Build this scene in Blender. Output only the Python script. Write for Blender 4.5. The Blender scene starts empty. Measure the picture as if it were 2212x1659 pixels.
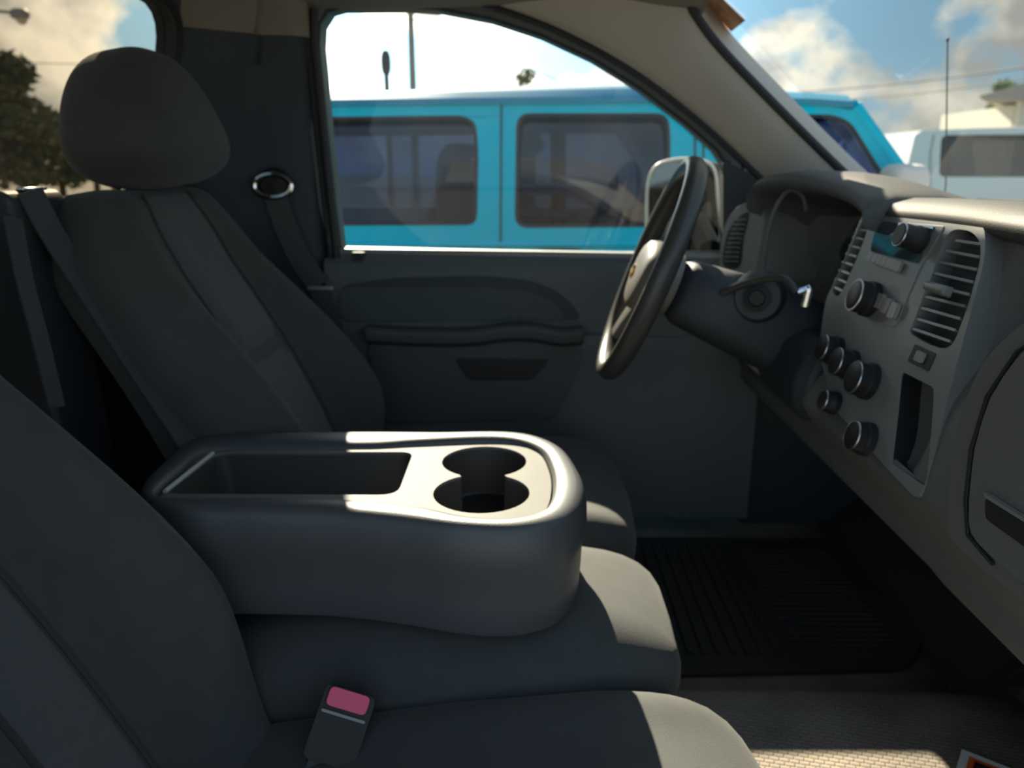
import bpy, bmesh, math, random
from mathutils import Vector as V, noise
from mathutils.geometry import tessellate_polygon

S = bpy.context.scene
COL = S.collection
R = math.radians

# ------------------------------------------------------------------ camera
IMG_W, IMG_H, F_PX = 2212.0, 1659.0, 1660.0
PITCH, YAW = R(15.5), R(1.4)
CAM = V((0.0, -0.95, 0.84))
cam_d = bpy.data.cameras.new('camera')
cam = bpy.data.objects.new('camera', cam_d)
COL.objects.link(cam)
cam.location = CAM
cam.rotation_euler = (math.pi / 2 - PITCH, 0, YAW)
cam_d.sensor_width = 36.0
cam_d.lens = F_PX / IMG_W * 36.0
cam_d.clip_start = 0.02
cam_d.clip_end = 600
cam_d.dof.use_dof = True
cam_d.dof.focus_distance = 0.62
cam_d.dof.aperture_fstop = 6.5
S.camera = cam

# ------------------------------------------------------------------ colour
S.view_settings.view_transform = 'Standard'
S.view_settings.look = 'None'
S.view_settings.gamma = 1.0
S.view_settings.exposure = 0.0
S.view_settings.use_curve_mapping = False

# ------------------------------------------------------------------ sun and sky
SUN_TRAVEL = V((0.235, -0.972, -0.665)).normalized()
sun_d = bpy.data.lights.new('sun', 'SUN')
sun_d.energy = 19.0
sun_d.angle = R(0.6)
sun_d.color = (1.0, 0.86, 0.66)
sun = bpy.data.objects.new('sun', sun_d)
COL.objects.link(sun)
sun.location = (-2, 12, 9)
sun.rotation_euler = SUN_TRAVEL.to_track_quat('-Z', 'Y').to_euler()


def build_world():
    w = bpy.data.worlds.new('sky')
    S.world = w
    w.use_nodes = True
    nt = w.node_tree
    N, L = nt.nodes, nt.links
    N.clear()

    def new(t, **kw):
        n = N.new(t)
        for k, v in kw.items():
            setattr(n, k, v)
        return n

    def math_(op, a, b=None, clamp=False):
        n = new('ShaderNodeMath', operation=op, use_clamp=clamp)
        for i, s in enumerate((a, b)):
            if s is None:
                continue
            if isinstance(s, (int, float)):
                n.inputs[i].default_value = s
            else:
                L.new(s, n.inputs[i])
        return n.outputs[0]
    out = new('ShaderNodeOutputWorld')
    bg = new('ShaderNodeBackground')
    tc = new('ShaderNodeTexCoord')
    sep = new('ShaderNodeSeparateXYZ')
    L.new(tc.outputs['Generated'], sep.inputs[0])
    zc = math_('MAXIMUM', sep.outputs[2], 0.0)
    grad = new('ShaderNodeValToRGB')
    e = grad.color_ramp.elements
    e[0].position, e[0].color = 0.0, (0.50, 0.66, 0.74, 1)
    e[1].position, e[1].color = 0.45, (0.13, 0.31, 0.55, 1)
    m = grad.color_ramp.elements.new(0.13)
    m.color = (0.30, 0.52, 0.68, 1)
    L.new(zc, grad.inputs[0])
    # cumulus: the direction stretched so the banks lie flat near the horizon
    mp = new('ShaderNodeMapping')
    mp.inputs['Scale'].default_value = (8.2, 8.2, 11.0)
    mp.inputs['Location'].default_value = (3.15, 1.3, 0.40)
    L.new(tc.outputs['Generated'], mp.inputs[0])
    nz = new('ShaderNodeTexNoise')
    nz.inputs['Scale'].default_value = 1.0
    nz.inputs['Detail'].default_value = 8.0
    nz.inputs['Roughness'].default_value = 0.50
    L.new(mp.outputs[0], nz.inputs[0])
    cov = new('ShaderNodeValToRGB')
    c = cov.color_ramp.elements
    c[0].position, c[0].color = 0.43, (0, 0, 0, 1)
    c[1].position, c[1].color = 0.525, (1, 1, 1, 1)
    L.new(nz.outputs[0], cov.inputs[0])
    nz2 = new('ShaderNodeTexNoise')
    nz2.inputs['Scale'].default_value = 1.4
    nz2.inputs['Detail'].default_value = 5.0
    L.new(mp.outputs[0], nz2.inputs[0])
    body = new('ShaderNodeValToRGB')
    c = body.color_ramp.elements
    c[0].position, c[0].color = 0.40, (0.46, 0.47, 0.44, 1)
    c[1].position, c[1].color = 0.60, (1.0, 0.94, 0.78, 1)
    L.new(nz2.outputs[0], body.inputs[0])
    # fewer, greyer clouds in the half of the sky away from the sun
    fade = new('ShaderNodeMapRange')
    fade.inputs[1].default_value = -0.25
    fade.inputs[2].default_value = 0.35
    fade.inputs[3].default_value = 0.40
    fade.inputs[4].default_value = 1.0
    L.new(sep.outputs[1], fade.inputs[0])
    mix = new('ShaderNodeMix', data_type='RGBA')
    L.new(math_('MULTIPLY', cov.outputs[0], fade.outputs[0]), mix.inputs[0])
    L.new(grad.outputs[0], mix.inputs[6])
    L.new(body.outputs[0], mix.inputs[7])
    # glare of the bright cloud around the sun
    dot = new('ShaderNodeVectorMath', operation='DOT_PRODUCT')
    nrm = new('ShaderNodeVectorMath', operation='NORMALIZE')
    L.new(tc.outputs['Generated'], nrm.inputs[0])
    L.new(nrm.outputs[0], dot.inputs[0])
    dot.inputs[1].default_value = V((-SUN_TRAVEL.x, -SUN_TRAVEL.y, 0.26)).normalized()
    d = math_('MAXIMUM', dot.outputs['Value'], 0.0)
    g = math_('POWER', d, 16.0)
    g = math_('MULTIPLY_ADD', g, 7.5)
    g.node.inputs[2].default_value = 1.0
    # ground half
    below = math_('LESS_THAN', sep.outputs[2], -0.02)
    mix2 = new('ShaderNodeMix', data_type='RGBA')
    L.new(below, mix2.inputs[0])
    L.new(mix.outputs[2], mix2.inputs[6])
    mix2.inputs[7].default_value = (0.20, 0.19, 0.17, 1)
    L.new(mix2.outputs[2], bg.inputs[0])
    # added fill: sky behind the camera brightened to lift the cab's shadows
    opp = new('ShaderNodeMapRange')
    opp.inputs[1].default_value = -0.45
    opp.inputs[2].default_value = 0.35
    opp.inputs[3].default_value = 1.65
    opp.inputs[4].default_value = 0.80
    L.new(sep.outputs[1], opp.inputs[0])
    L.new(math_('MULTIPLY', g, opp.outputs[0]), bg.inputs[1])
    L.new(bg.outputs[0], out.inputs[0])


build_world()

# ------------------------------------------------------------------ pixel to place helpers
cy, sy = math.cos(YAW), math.sin(YAW)
cp, sp = math.cos(PITCH), math.sin(PITCH)
RIGHT = V((cy, sy, 0))
FWD0 = V((-sy, cy, 0))
FWD = FWD0 * cp - V((0, 0, 1)) * sp
UP = FWD0 * sp + V((0, 0, 1)) * cp


def ray(px, py):
    return FWD * F_PX + RIGHT * (px - IMG_W / 2) - UP * (py - IMG_H / 2)


def at_y(px, py, y):
    r = ray(px, py)
    return CAM + r * ((y - CAM.y) / r.y)


def at_x(px, py, x):
    r = ray(px, py)
    return CAM + r * ((x - CAM.x) / r.x)


def at_z(px, py, z):
    r = ray(px, py)
    return CAM + r * ((z - CAM.z) / r.z)


def on_plane(px, py, p0, n):
    r = ray(px, py)
    return CAM + r * ((p0 - CAM).dot(n) / r.dot(n))


# ------------------------------------------------------------------ materials
def material(name, color, rough=0.6, metal=0.0, bump=0.0, bscale=300.0, spec=0.5,
             var=0.0, vscale=12.0, coat=0.0, kind='noise', bdist=0.001, sheen=0.0):
    m = bpy.data.materials.new(name)
    m.use_nodes = True
    nt = m.node_tree
    N, L = nt.nodes, nt.links
    b = N['Principled BSDF']
    b.inputs['Base Color'].default_value = (*color, 1)
    b.inputs['Roughness'].default_value = rough
    b.inputs['Metallic'].default_value = metal
    b.inputs['Specular IOR Level'].default_value = spec
    b.inputs['Coat Weight'].default_value = coat
    b.inputs['Sheen Weight'].default_value = sheen
    tc = N.new('ShaderNodeTexCoord')
    if var > 0:
        nz = N.new('ShaderNodeTexNoise')
        nz.inputs['Scale'].default_value = vscale
        nz.inputs['Detail'].default_value = 4
        L.new(tc.outputs['Object'], nz.inputs[0])
        rp = N.new('ShaderNodeValToRGB')
        rp.color_ramp.elements[0].position = 0.3
        rp.color_ramp.elements[1].position = 0.7
        rp.color_ramp.elements[0].color = (*[c * (1 - var) for c in color], 1)
        rp.color_ramp.elements[1].color = (*[min(1, c * (1 + var)) for c in color], 1)
        L.new(nz.outputs[0], rp.inputs[0])
        L.new(rp.outputs[0], b.inputs['Base Color'])
    if bump > 0:
        bp = N.new('ShaderNodeBump')
        bp.inputs['Strength'].default_value = bump
        bp.inputs['Distance'].default_value = bdist
        if kind == 'noise':
            t = N.new('ShaderNodeTexNoise')
            t.inputs['Scale'].default_value = bscale
            t.inputs['Detail'].default_value = 2
            o = t.outputs[0]
        else:
            t = N.new('ShaderNodeTexVoronoi')
            t.inputs['Scale'].default_value = bscale
            o = t.outputs['Distance']
        L.new(tc.outputs['Object'], t.inputs[0])
        L.new(o, bp.inputs['Height'])
        L.new(bp.outputs[0], b.inputs['Normal'])
    return m


def glass_material(name, tint, refl=1.0, dust=0.0, dust_scale=9.0, streak=False):
    m = bpy.data.materials.new(name)
    m.use_nodes = True
    nt = m.node_tree
    N, L = nt.nodes, nt.links
    N.clear()
    out = N.new('ShaderNodeOutputMaterial')
    tr = N.new('ShaderNodeBsdfTransparent')
    tr.inputs[0].default_value = (*tint, 1)
    gl = N.new('ShaderNodeBsdfGlossy')
    gl.inputs['Roughness'].default_value = 0.02
    fr = N.new('ShaderNodeFresnel')
    geo = N.new('ShaderNodeNewGeometry')       # same reflection from either face of the pane
    ior = N.new('ShaderNodeMapRange')
    ior.inputs[3].default_value = 1.45
    ior.inputs[4].default_value = 1 / 1.45
    L.new(geo.outputs['Backfacing'], ior.inputs[0])
    L.new(ior.outputs[0], fr.inputs[0])
    ml = N.new('ShaderNodeMath')
    ml.operation = 'MULTIPLY'
    ml.inputs[1].default_value = refl
    L.new(fr.outputs[0], ml.inputs[0])
    mx = N.new('ShaderNodeMixShader')
    L.new(ml.outputs[0], mx.inputs[0])
    L.new(tr.outputs[0], mx.inputs[1])
    L.new(gl.outputs[0], mx.inputs[2])
    last = mx
    if dust > 0:
        df = N.new('ShaderNodeBsdfTranslucent')
        df.inputs[0].default_value = (0.8, 0.8, 0.8, 1)
        tc = N.new('ShaderNodeTexCoord')
        mp = N.new('ShaderNodeMapping')
        mp.inputs['Scale'].default_value = (1, 1, 0.12) if streak else (1, 1, 1)
        L.new(tc.outputs['Object'], mp.inputs[0])
        nz = N.new('ShaderNodeTexNoise')
        nz.inputs['Scale'].default_value = dust_scale
        nz.inputs['Detail'].default_value = 6
        L.new(mp.outputs[0], nz.inputs[0])
        vo = N.new('ShaderNodeTexVoronoi')
        vo.inputs['Scale'].default_value = 22
        L.new(tc.outputs['Object'], vo.inputs[0])
        sp_ = N.new('ShaderNodeMapRange')
        sp_.inputs[1].default_value = 0.02
        sp_.inputs[2].default_value = 0.12
        sp_.inputs[3].default_value = dust * 2.0
        sp_.inputs[4].default_value = 0.0
        L.new(vo.outputs['Distance'], sp_.inputs[0])
        mr = N.new('ShaderNodeMapRange')
        mr.inputs[1].default_value = 0.3
        mr.inputs[2].default_value = 0.75
        mr.inputs[3].default_value = dust * 0.5
        mr.inputs[4].default_value = dust * 1.5
        L.new(nz.outputs[0], mr.inputs[0])
        ad = N.new('ShaderNodeMath')
        ad.operation = 'ADD'
        L.new(mr.outputs[0], ad.inputs[0])
        L.new(sp_.outputs[0], ad.inputs[1])
        m2 = N.new('ShaderNodeMixShader')
        L.new(ad.outputs[0], m2.inputs[0])
        L.new(mx.outputs[0], m2.inputs[1])
        L.new(df.outputs[0], m2.inputs[2])
        last = m2
    L.new(last.outputs[0], out.inputs[0])
    return m


M = {}
M['fabric'] = material('charcoal_seat_fabric', (0.050, 0.053, 0.052), 0.85, bump=0.5, bscale=900, var=0.08, vscale=30, sheen=0.12)
M['insert'] = material('grey_insert_fabric', (0.075, 0.080, 0.082), 0.85, bump=0.6, bscale=700, var=0.08, vscale=60, sheen=0.12)
M['seat_side'] = material('seat_side_cloth', (0.040, 0.042, 0.040), 0.88, bump=0.4, bscale=800)
M['dash'] = material('grey_dash_plastic', (0.135, 0.138, 0.130), 0.62, spec=0.3, bump=0.35, bscale=500)
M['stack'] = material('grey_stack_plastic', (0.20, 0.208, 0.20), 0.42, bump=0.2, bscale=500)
M['dash_top'] = material('dash_top_sun_dimmed', (0.082, 0.083, 0.078), 0.65, spec=0.25, bump=0.3, bscale=500)  # dash grey darkened in colour to tone down sun on the upper surfaces
M['dash_dark'] = material('charcoal_lower_plastic', (0.028, 0.034, 0.040), 0.55, bump=0.3, bscale=500)
M['black'] = material('black_plastic', (0.016, 0.017, 0.019), 0.5, spec=0.35)
M['ring'] = material('dull_metal_ring', (0.42, 0.43, 0.44), 0.3, metal=1.0)
M['gloss_black'] = material('gloss_black_lens', (0.012, 0.014, 0.016), 0.12)
M['rubber'] = material('black_rubber', (0.036, 0.034, 0.032), 0.75, bump=0.3, bscale=400)
M['seal'] = material('black_door_seal', (0.015, 0.017, 0.019), 0.6)
M['headliner'] = material('taupe_headliner', (0.215, 0.195, 0.165), 0.95, bump=0.3, bscale=1200)
M['pillar'] = material('taupe_pillar_plastic', (0.46, 0.425, 0.37), 0.7, bump=0.15, bscale=600)
M['trim_dark'] = material('charcoal_pillar_plastic', (0.028, 0.040, 0.052), 0.65, bump=0.2, bscale=500)
M['door'] = material('door_plastic', (0.088, 0.104, 0.110), 0.6, bump=0.25, bscale=500)
M['door_cloth'] = material('door_cloth', (0.062, 0.078, 0.088), 0.8, bump=0.3, bscale=800)
M['door_low'] = material('door_lower_plastic', (0.058, 0.066, 0.072), 0.6, bump=0.3, bscale=500)
M['silver'] = material('satin_silver_plastic', (0.15, 0.148, 0.14), 0.55, spec=0.10, bump=0.05, bscale=300, var=0.05, vscale=25)
M['pad'] = material('console_vinyl', (0.074, 0.079, 0.084), 0.42, bump=0.4, bscale=600, bdist=0.0006)
M['well'] = material('console_well_plastic', (0.055, 0.050, 0.047), 0.5)
M['chrome'] = material('chrome', (0.80, 0.80, 0.80), 0.12, metal=1.0)
M['webbing'] = material('belt_webbing', (0.060, 0.060, 0.066), 0.75, bump=0.5, bscale=900)
M['red'] = material('red_buckle_plastic', (0.85, 0.085, 0.17), 0.4)
M['leather'] = material('wheel_leather', (0.050, 0.048, 0.045), 0.36, bump=0.2, bscale=600)
M['wheel_silver'] = material('wheel_hub_plastic', (0.17, 0.16, 0.145), 0.35)
M['gold'] = material('gold_emblem', (0.75, 0.52, 0.22), 0.25, metal=1.0)
M['white_mark'] = material('pale_marking', (0.55, 0.55, 0.53), 0.5)
M['button'] = material('pale_grey_button', (0.27, 0.26, 0.25), 0.4)
M['lcd'] = material('radio_display_lens', (0.030, 0.045, 0.050), 0.05, spec=0.9)
M['paper'] = material('white_card', (0.80, 0.77, 0.72), 0.6)
M['orange'] = material('orange_print', (0.85, 0.13, 0.02), 0.5)
M['dark_print'] = material('black_print', (0.025, 0.02, 0.018), 0.5)
M['sticker'] = material('tan_orange_sticker', (0.62, 0.34, 0.18), 0.7, var=0.35, vscale=40)
M['mirror'] = material('mirror_glass', (0.16, 0.165, 0.165), 0.05, metal=1.0)

M['glass_door'] = glass_material('dusty_door_glass', (0.93, 0.95, 0.94), 0.5, 0.0013, 11.0, True)
M['glass_shield'] = glass_material('windshield_glass', (0.90, 0.93, 0.92), 0.8, 0.0012, 5.0)
M['glass_rear'] = glass_material('tinted_rear_glass', (0.55, 0.52, 0.47), 0.5, 0.003, 6.0)
M['glass_jeep'] = glass_material('car_glass_smoked', (0.42, 0.48, 0.62), 1.0)
M['glass_far'] = glass_material('car_glass_privacy', (0.22, 0.26, 0.30), 1.0)
M['glass_dark'] = glass_material('car_glass_dark', (0.20, 0.21, 0.22), 1.6)


def floor_material():
    m = material('brown_grey_carpet', (0.24, 0.205, 0.165), 0.9, var=0.25, vscale=7)
    nt = m.node_tree
    N, L = nt.nodes, nt.links
    b = N['Principled BSDF']
    tc = N.new('ShaderNodeTexCoord')
    mp = N.new('ShaderNodeMapping')
    mp.inputs['Rotation'].default_value = (0, 0, R(12))
    L.new(tc.outputs['Object'], mp.inputs[0])
    br = N.new('ShaderNodeTexBrick')
    br.inputs['Scale'].default_value = 1.0
    br.inputs['Brick Width'].default_value = 0.013
    br.inputs['Row Height'].default_value = 0.0072
    br.inputs['Mortar Size'].default_value = 0.0016
    br.inputs['Mortar Smooth'].default_value = 1.0
    br.inputs['Color1'].default_value = (1, 1, 1, 1)
    br.inputs['Color2'].default_value = (0.9, 0.9, 0.9, 1)
    br.inputs['Mortar'].default_value = (0, 0, 0, 1)
    L.new(mp.outputs[0], br.inputs[0])
    bp = N.new('ShaderNodeBump')
    bp.inputs['Strength'].default_value = 0.9
    bp.inputs['Distance'].default_value = 0.0016
    L.new(br.outputs[0], bp.inputs['Height'])
    L.new(bp.outputs[0], b.inputs['Normal'])
    return m


M['carpet'] = floor_material()
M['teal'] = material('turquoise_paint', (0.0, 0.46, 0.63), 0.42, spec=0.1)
M['white_paint'] = material('white_paint', (0.62, 0.63, 0.60), 0.3, coat=0.5)
M['tan'] = material('tan_seat_cloth', (0.42, 0.36, 0.28), 0.8)
M['grey_bar'] = material('grey_roll_bar_pad', (0.60, 0.57, 0.54), 0.8)
M['tire'] = material('tire_rubber', (0.02, 0.02, 0.02), 0.8)
M['wood'] = material('weathered_pole_wood', (0.22, 0.20, 0.17), 0.9, var=0.2, vscale=5)
M['steel'] = material('galvanised_steel', (0.35, 0.35, 0.34), 0.5, metal=0.6)
M['wire'] = material('black_wire', (0.05, 0.05, 0.05), 0.6)
M['leaf'] = material('dark_green_leaf', (0.12, 0.14, 0.055), 0.6, var=0.5, vscale=1.5)
M['leaf2'] = material('mid_green_leaf', (0.16, 0.24, 0.08), 0.6, var=0.4, vscale=1.5)
M['bark'] = material('bark', (0.10, 0.08, 0.06), 0.9, var=0.3, vscale=6)
M['ground'] = material('sunlit_pale_pavement', (0.20, 0.19, 0.17), 0.9, var=0.2, vscale=0.4)
M['plaster'] = material('cream_wall_plaster', (0.60, 0.58, 0.50), 0.85)
M['roof'] = material('grey_brown_roof', (0.30, 0.28, 0.24), 0.8)
M['lens'] = material('lamp_lens', (0.7, 0.65, 0.5), 0.3)


# ------------------------------------------------------------------ mesh helpers
def thing(name, label, cat, loc=(0, 0, 0), group=None):
    o = bpy.data.objects.new(name, None)
    COL.objects.link(o)
    o.location = loc
    o.empty_display_size = 0.05
    o['label'] = label
    o['category'] = cat
    if group:
        o['group'] = group
    return o


def tag(o, label, cat, group=None):
    o['label'] = label
    o['category'] = cat
    if group:
        o['group'] = group
    return o


def wpos(o):
    p = V(o.location)
    while o.parent:
        o = o.parent
        p += V(o.location)
    return p


def obj(name, vf, mat, parent=None, smooth=True, bevel=0.0, seg=3, sub=0, solid=0.0, sharp=35, label=None):
    verts, faces = vf
    me = bpy.data.meshes.new(name)
    if parent is None:                      # a top-level mesh gets its origin at its own middle
        lo = V((min(v[i] for v in verts) for i in range(3)))
        hi = V((max(v[i] for v in verts) for i in range(3)))
        org = V(((lo.x + hi.x) / 2, (lo.y + hi.y) / 2, lo.z))
    else:
        org = wpos(parent)
    me.from_pydata([V(v) - org for v in verts], [], faces)
    me.validate()
    bm = bmesh.new()
    bm.from_mesh(me)
    bmesh.ops.remove_doubles(bm, verts=bm.verts, dist=1e-6)
    bmesh.ops.recalc_face_normals(bm, faces=bm.faces)
    bm.to_mesh(me)
    bm.free()
    if smooth:
        me.polygons.foreach_set('use_smooth', [True] * len(me.polygons))
        if not sub:
            me.set_sharp_from_angle(angle=R(sharp))
    me.materials.append(mat)
    o = bpy.data.objects.new(name, me)
    COL.objects.link(o)
    if parent is None:
        o.location = org
    else:
        o.parent = parent
    if solid:
        md = o.modifiers.new('solid', 'SOLIDIFY')
        md.thickness = solid
        md.offset = 0
    if bevel:
        md = o.modifiers.new('bevel', 'BEVEL')
        md.width = bevel
        md.segments = seg
        md.limit_method = 'ANGLE'
        md.angle_limit = R(40)
    if sub:
        md = o.modifiers.new('sub', 'SUBSURF')
        md.levels = sub
        md.render_levels = sub
    if label:
        o['label'] = label
    return o


def struct(o):
    o['kind'] = 'structure'
    return o


def join(*vfs):
    verts, faces = [], []
    for v, f in vfs:
        k = len(verts)
        verts += list(v)
        faces += [tuple(i + k for i in q) for q in f]
    return verts, faces


def box(c, s, rz=0.0, ry=0.0):
    from mathutils import Matrix
    m = Matrix.Rotation(rz, 3, 'Z') @ Matrix.Rotation(ry, 3, 'Y')
    vs = []
    for dx in (-1, 1):
        for dy in (-1, 1):
            for dz in (-1, 1):
                vs.append(V(c) + m @ V((dx * s[0] / 2, dy * s[1] / 2, dz * s[2] / 2)))
    fs = [(0, 1, 3, 2), (4, 6, 7, 5), (0, 4, 5, 1), (2, 3, 7, 6), (0, 2, 6, 4), (1, 5, 7, 3)]
    return vs, fs


def loft(rings, closed=True, caps=True):
    n = len(rings[0])
    vs = [V(p) for r in rings for p in r]
    fs = []
    for i in range(len(rings) - 1):
        for j in range(n if closed else n - 1):
            k = (j + 1) % n
            fs.append((i * n + j, i * n + k, (i + 1) * n + k, (i + 1) * n + j))
    if caps and closed:
        fs.append(tuple(range(n - 1, -1, -1)))
        fs.append(tuple((len(rings) - 1) * n + j for j in range(n)))
    return vs, fs


def frame_axes(d):
    d = V(d).normalized()
    a = V((0, 0, 1)) if abs(d.z) < 0.9 else V((1, 0, 0))
    u = d.cross(a).normalized()
    return u, d.cross(u).normalized()


def tube(path, r, n=12, closed=False):
    path = [V(p) for p in path]
    rs = r if isinstance(r, (list, tuple)) else [r] * len(path)
    rings = []
    u = None
    m = len(path)
    for i, p in enumerate(path):
        if closed:
            d = path[(i + 1) % m] - path[i - 1]
        else:
            d = path[min(i + 1, m - 1)] - path[max(i - 1, 0)]
        d.normalize()
        if u is None:
            u, w = frame_axes(d)
        else:
            u = (u - d * u.dot(d)).normalized()
            w = d.cross(u)
        rings.append([p + (u * math.cos(2 * math.pi * k / n) + w * math.sin(2 * math.pi * k / n)) * rs[i] for k in range(n)])
    if closed:
        rings.append(rings[0])
        return loft(rings, True, False)
    return loft(rings)


def lathe(c, axis, prof, n=28):
    """prof: list of (radius, distance along axis)"""
    u, w = frame_axes(axis)
    a = V(axis).normalized()
    rings = [[V(c) + a * h + (u * math.cos(2 * math.pi * k / n) + w * math.sin(2 * math.pi * k / n)) * max(r, 1e-5)
              for k in range(n)] for r, h in prof]
    return loft(rings)


def catmull(pts, n, closed=True):
    pts = [V(p) for p in pts]
    m = len(pts)
    out = []
    segs = m if closed else m - 1
    for i in range(segs):
        if closed:
            p0, p1, p2, p3 = pts[i - 1], pts[i], pts[(i + 1) % m], pts[(i + 2) % m]
        else:
            p0, p1, p2, p3 = pts[max(i - 1, 0)], pts[i], pts[i + 1], pts[min(i + 2, m - 1)]
        for k in range(n):
            t = k / n
            out.append(0.5 * ((2 * p1) + (p2 - p0) * t + (2 * p0 - 5 * p1 + 4 * p2 - p3) * t * t + (3 * p1 - p0 - 3 * p2 + p3) * t ** 3))
    if not closed:
        out.append(pts[-1])
    return out


def rounded(pts, rad, n=6):
    """round the corners of a closed outline (any dimension)"""
    pts = [V(p) for p in pts]
    m = len(pts)
    out = []
    for i in range(m):
        r = rad[i] if isinstance(rad, (list, tuple)) else rad
        p0, p, p1 = pts[i - 1], pts[i], pts[(i + 1) % m]
        a, b = (p0 - p), (p1 - p)
        k = min(r, a.length * 0.49, b.length * 0.49)
        s, e = p + a.normalized() * k, p + b.normalized() * k
        for j in range(n + 1):
            t = j / n
            out.append(s * (1 - t) ** 2 + p * 2 * t * (1 - t) + e * t * t)
    return out


def plate(outer, holes=(), thick=V((0, 0, -0.01))):
    """a slab from planar 3D loops, extruded by the vector thick"""
    thick = V(thick)
    loops = [[V(p) for p in outer]] + [[V(p) for p in h] for h in holes]
    # work in the plane's own 2D
    c = sum(loops[0], V((0, 0, 0))) / len(loops[0])
    nrm = V((0, 0, 0))
    for i, p in enumerate(loops[0]):
        q = loops[0][(i + 1) % len(loops[0])]
        nrm += (p - c).cross(q - c)
    u, w = frame_axes(nrm)
    flat = [[V(((p - c).dot(u), (p - c).dot(w), 0)) for p in l] for l in loops]
    tris = tessellate_polygon(flat)
    vs = [p for l in loops for p in l]
    k = len(vs)
    vs = vs + [p + thick for p in vs]
    fs = [tuple(t) for t in tris] + [tuple(i + k for i in reversed(t)) for t in tris]
    b = 0
    for l in loops:
        n = len(l)
        for i in range(n):
            j = (i + 1) % n
            fs.append((b + i, b + j, k + b + j, k + b + i))
        b += n
    return vs, fs


def superell(c, h, e1=0.4, e2=0.4, nu=28, nv=40, fn=None):
    def f(v, e):
        return math.copysign(abs(v) ** e, v)
    rings = []
    for i in range(nu + 1):
        a = -math.pi / 2 + math.pi * i / nu
        a = max(min(a, math.pi / 2 - 1e-3), -math.pi / 2 + 1e-3)
        ring = []
        for j in range(nv):
            b = 2 * math.pi * j / nv
            q = V((f(math.cos(a), e1) * f(math.cos(b), e2), f(math.cos(a), e1) * f(math.sin(b), e2), f(math.sin(a), e1)))
            p = V((q.x * h[0], q.y * h[1], q.z * h[2]))
            if fn:
                p = fn(p, q)
            ring.append(V(c) + p)
        rings.append(ring)
    return loft(rings)


def strip(path, side, width, thick=0.0015, nrm=None):
    """flat webbing along a path"""
    path = [V(p) for p in path]
    rings = []
    for i, p in enumerate(path):
        d = (path[min(i + 1, len(path) - 1)] - path[max(i - 1, 0)]).normalized()
        s = side[i] if isinstance(side, list) else side
        s = (V(s) - d * V(s).dot(d)).normalized()
        n = d.cross(s)
        w = width / 2
        rings.append([p + s * w + n * thick, p - s * w + n * thick, p - s * w - n * thick, p + s * w - n * thick])
    return loft(rings)


def smooth01(t):
    t = max(0.0, min(1.0, t))
    return t * t * (3 - 2 * t)


def mix(a, b, t):
    return a + (b - a) * t


# ================================================================== the cab shell
YD = 0.81            # plane of the driver's door glass
SILL = 0.655

# ---- floor with the low tunnel in the middle
rows = []
xs = [-0.80, -0.6, -0.4, 0.0, 0.3, 0.6, 0.74]
zs = [0.0, 0.0, 0.0, 0.0, 0.0, 0.0, 0.0]
for x, z in zip(xs, zs):
    row = []
    for i in range(33):
        y = -0.86 + 1.72 * i / 32
        hump = 0.076 * smooth01((0.27 - abs(y + 0.10)) / 0.12) * smooth01((x + 0.9) * 5)
        row.append((x, y, z + hump))
    rows.append(row)
struct(obj('floor', loft(rows, False, False), M['carpet'], solid=0.006))

# ---- front bulkhead behind the dash
toe = loft([[(0.70, y, 0.0), (0.74, y, 0.02 + 0.076 * smooth01((0.27 - abs(y + 0.10)) / 0.12)), (0.93, y, 0.20), (1.0, y, 0.44), (1.04, y, 0.44), (1.0, y, 0.0)] for y in [-0.86 + 1.72 * i / 32 for i in range(33)]])
struct(obj('wall_front', join(toe, box((1.03, 0, 0.40), (0.05, 1.72, 0.76))), M['rubber'], smooth=False))
# the cowl side panel ahead of the door
struct(obj('wall_left', box((0.80, 0.85, 0.36), (0.56, 0.10, 0.76)), M['dash_dark'], smooth=False))


# ---- rear wall with the tinted rear window
def rear_x(z):
    return -0.790 + 0.36 * max(0.0, z - 0.775)


def rear_pt(y, z, dx=0.0):
    return V((rear_x(z) + dx, y, z))


def rr2(y0, y1, z0, z1, r, n=6):
    return [(p.x, p.y) for p in rounded([V((y0, z0, 0)), V((y1, z0, 0)), V((y1, z1, 0)), V((y0, z1, 0))], r, n)]


hole = rr2(-0.635, 0.635, 0.775, 1.135, [0.05, 0.05, 0.11, 0.11])
outer = [(-0.86, 0.775), (0.86, 0.775), (0.86, 1.24), (-0.86, 1.24)]
up = plate([rear_pt(y, z) for y, z in [(-0.86, 0.74), (0.86, 0.74), (0.86, 1.24), (-0.86, 1.24)]],
           [[rear_pt(y, z) for y, z in hole]], (-0.04, 0, 0))
# flatten below the window line
low = box((-0.825, 0, 0.375), (0.06, 1.72, 0.80))
struct(obj('wall_rear', join(up, low), M['trim_dark'], smooth=False))
seal = tube([rear_pt(y, z, 0.004) for y, z in hole], 0.009, 8, True)
struct(obj('trim_3', seal, M['seal']))
struct(obj('window_1', plate([rear_pt(y, z, -0.02) for y, z in hole], (), (-0.004, 0, 0)), M['glass_rear'], smooth=False))

# ---- headliner
rings = []
for x in (-0.66, -0.4, -0.1, 0.15, 0.30, 0.335):
    dz = -0.035 * smooth01((x - 0.12) / 0.22)
    top = 1.245 + dz
    ring = []
    for i in range(25):
        y = -0.84 + 1.68 * i / 24
        ring.append((x, y, 1.215 + dz - 0.05 * smooth01((abs(y) - 0.52) / 0.26)))
    ring += [(x, 0.86, top + 0.02), (x, -0.86, top + 0.02)]
    rings.append(ring)
struct(obj('ceiling', loft(rings), M['headliner']))

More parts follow.
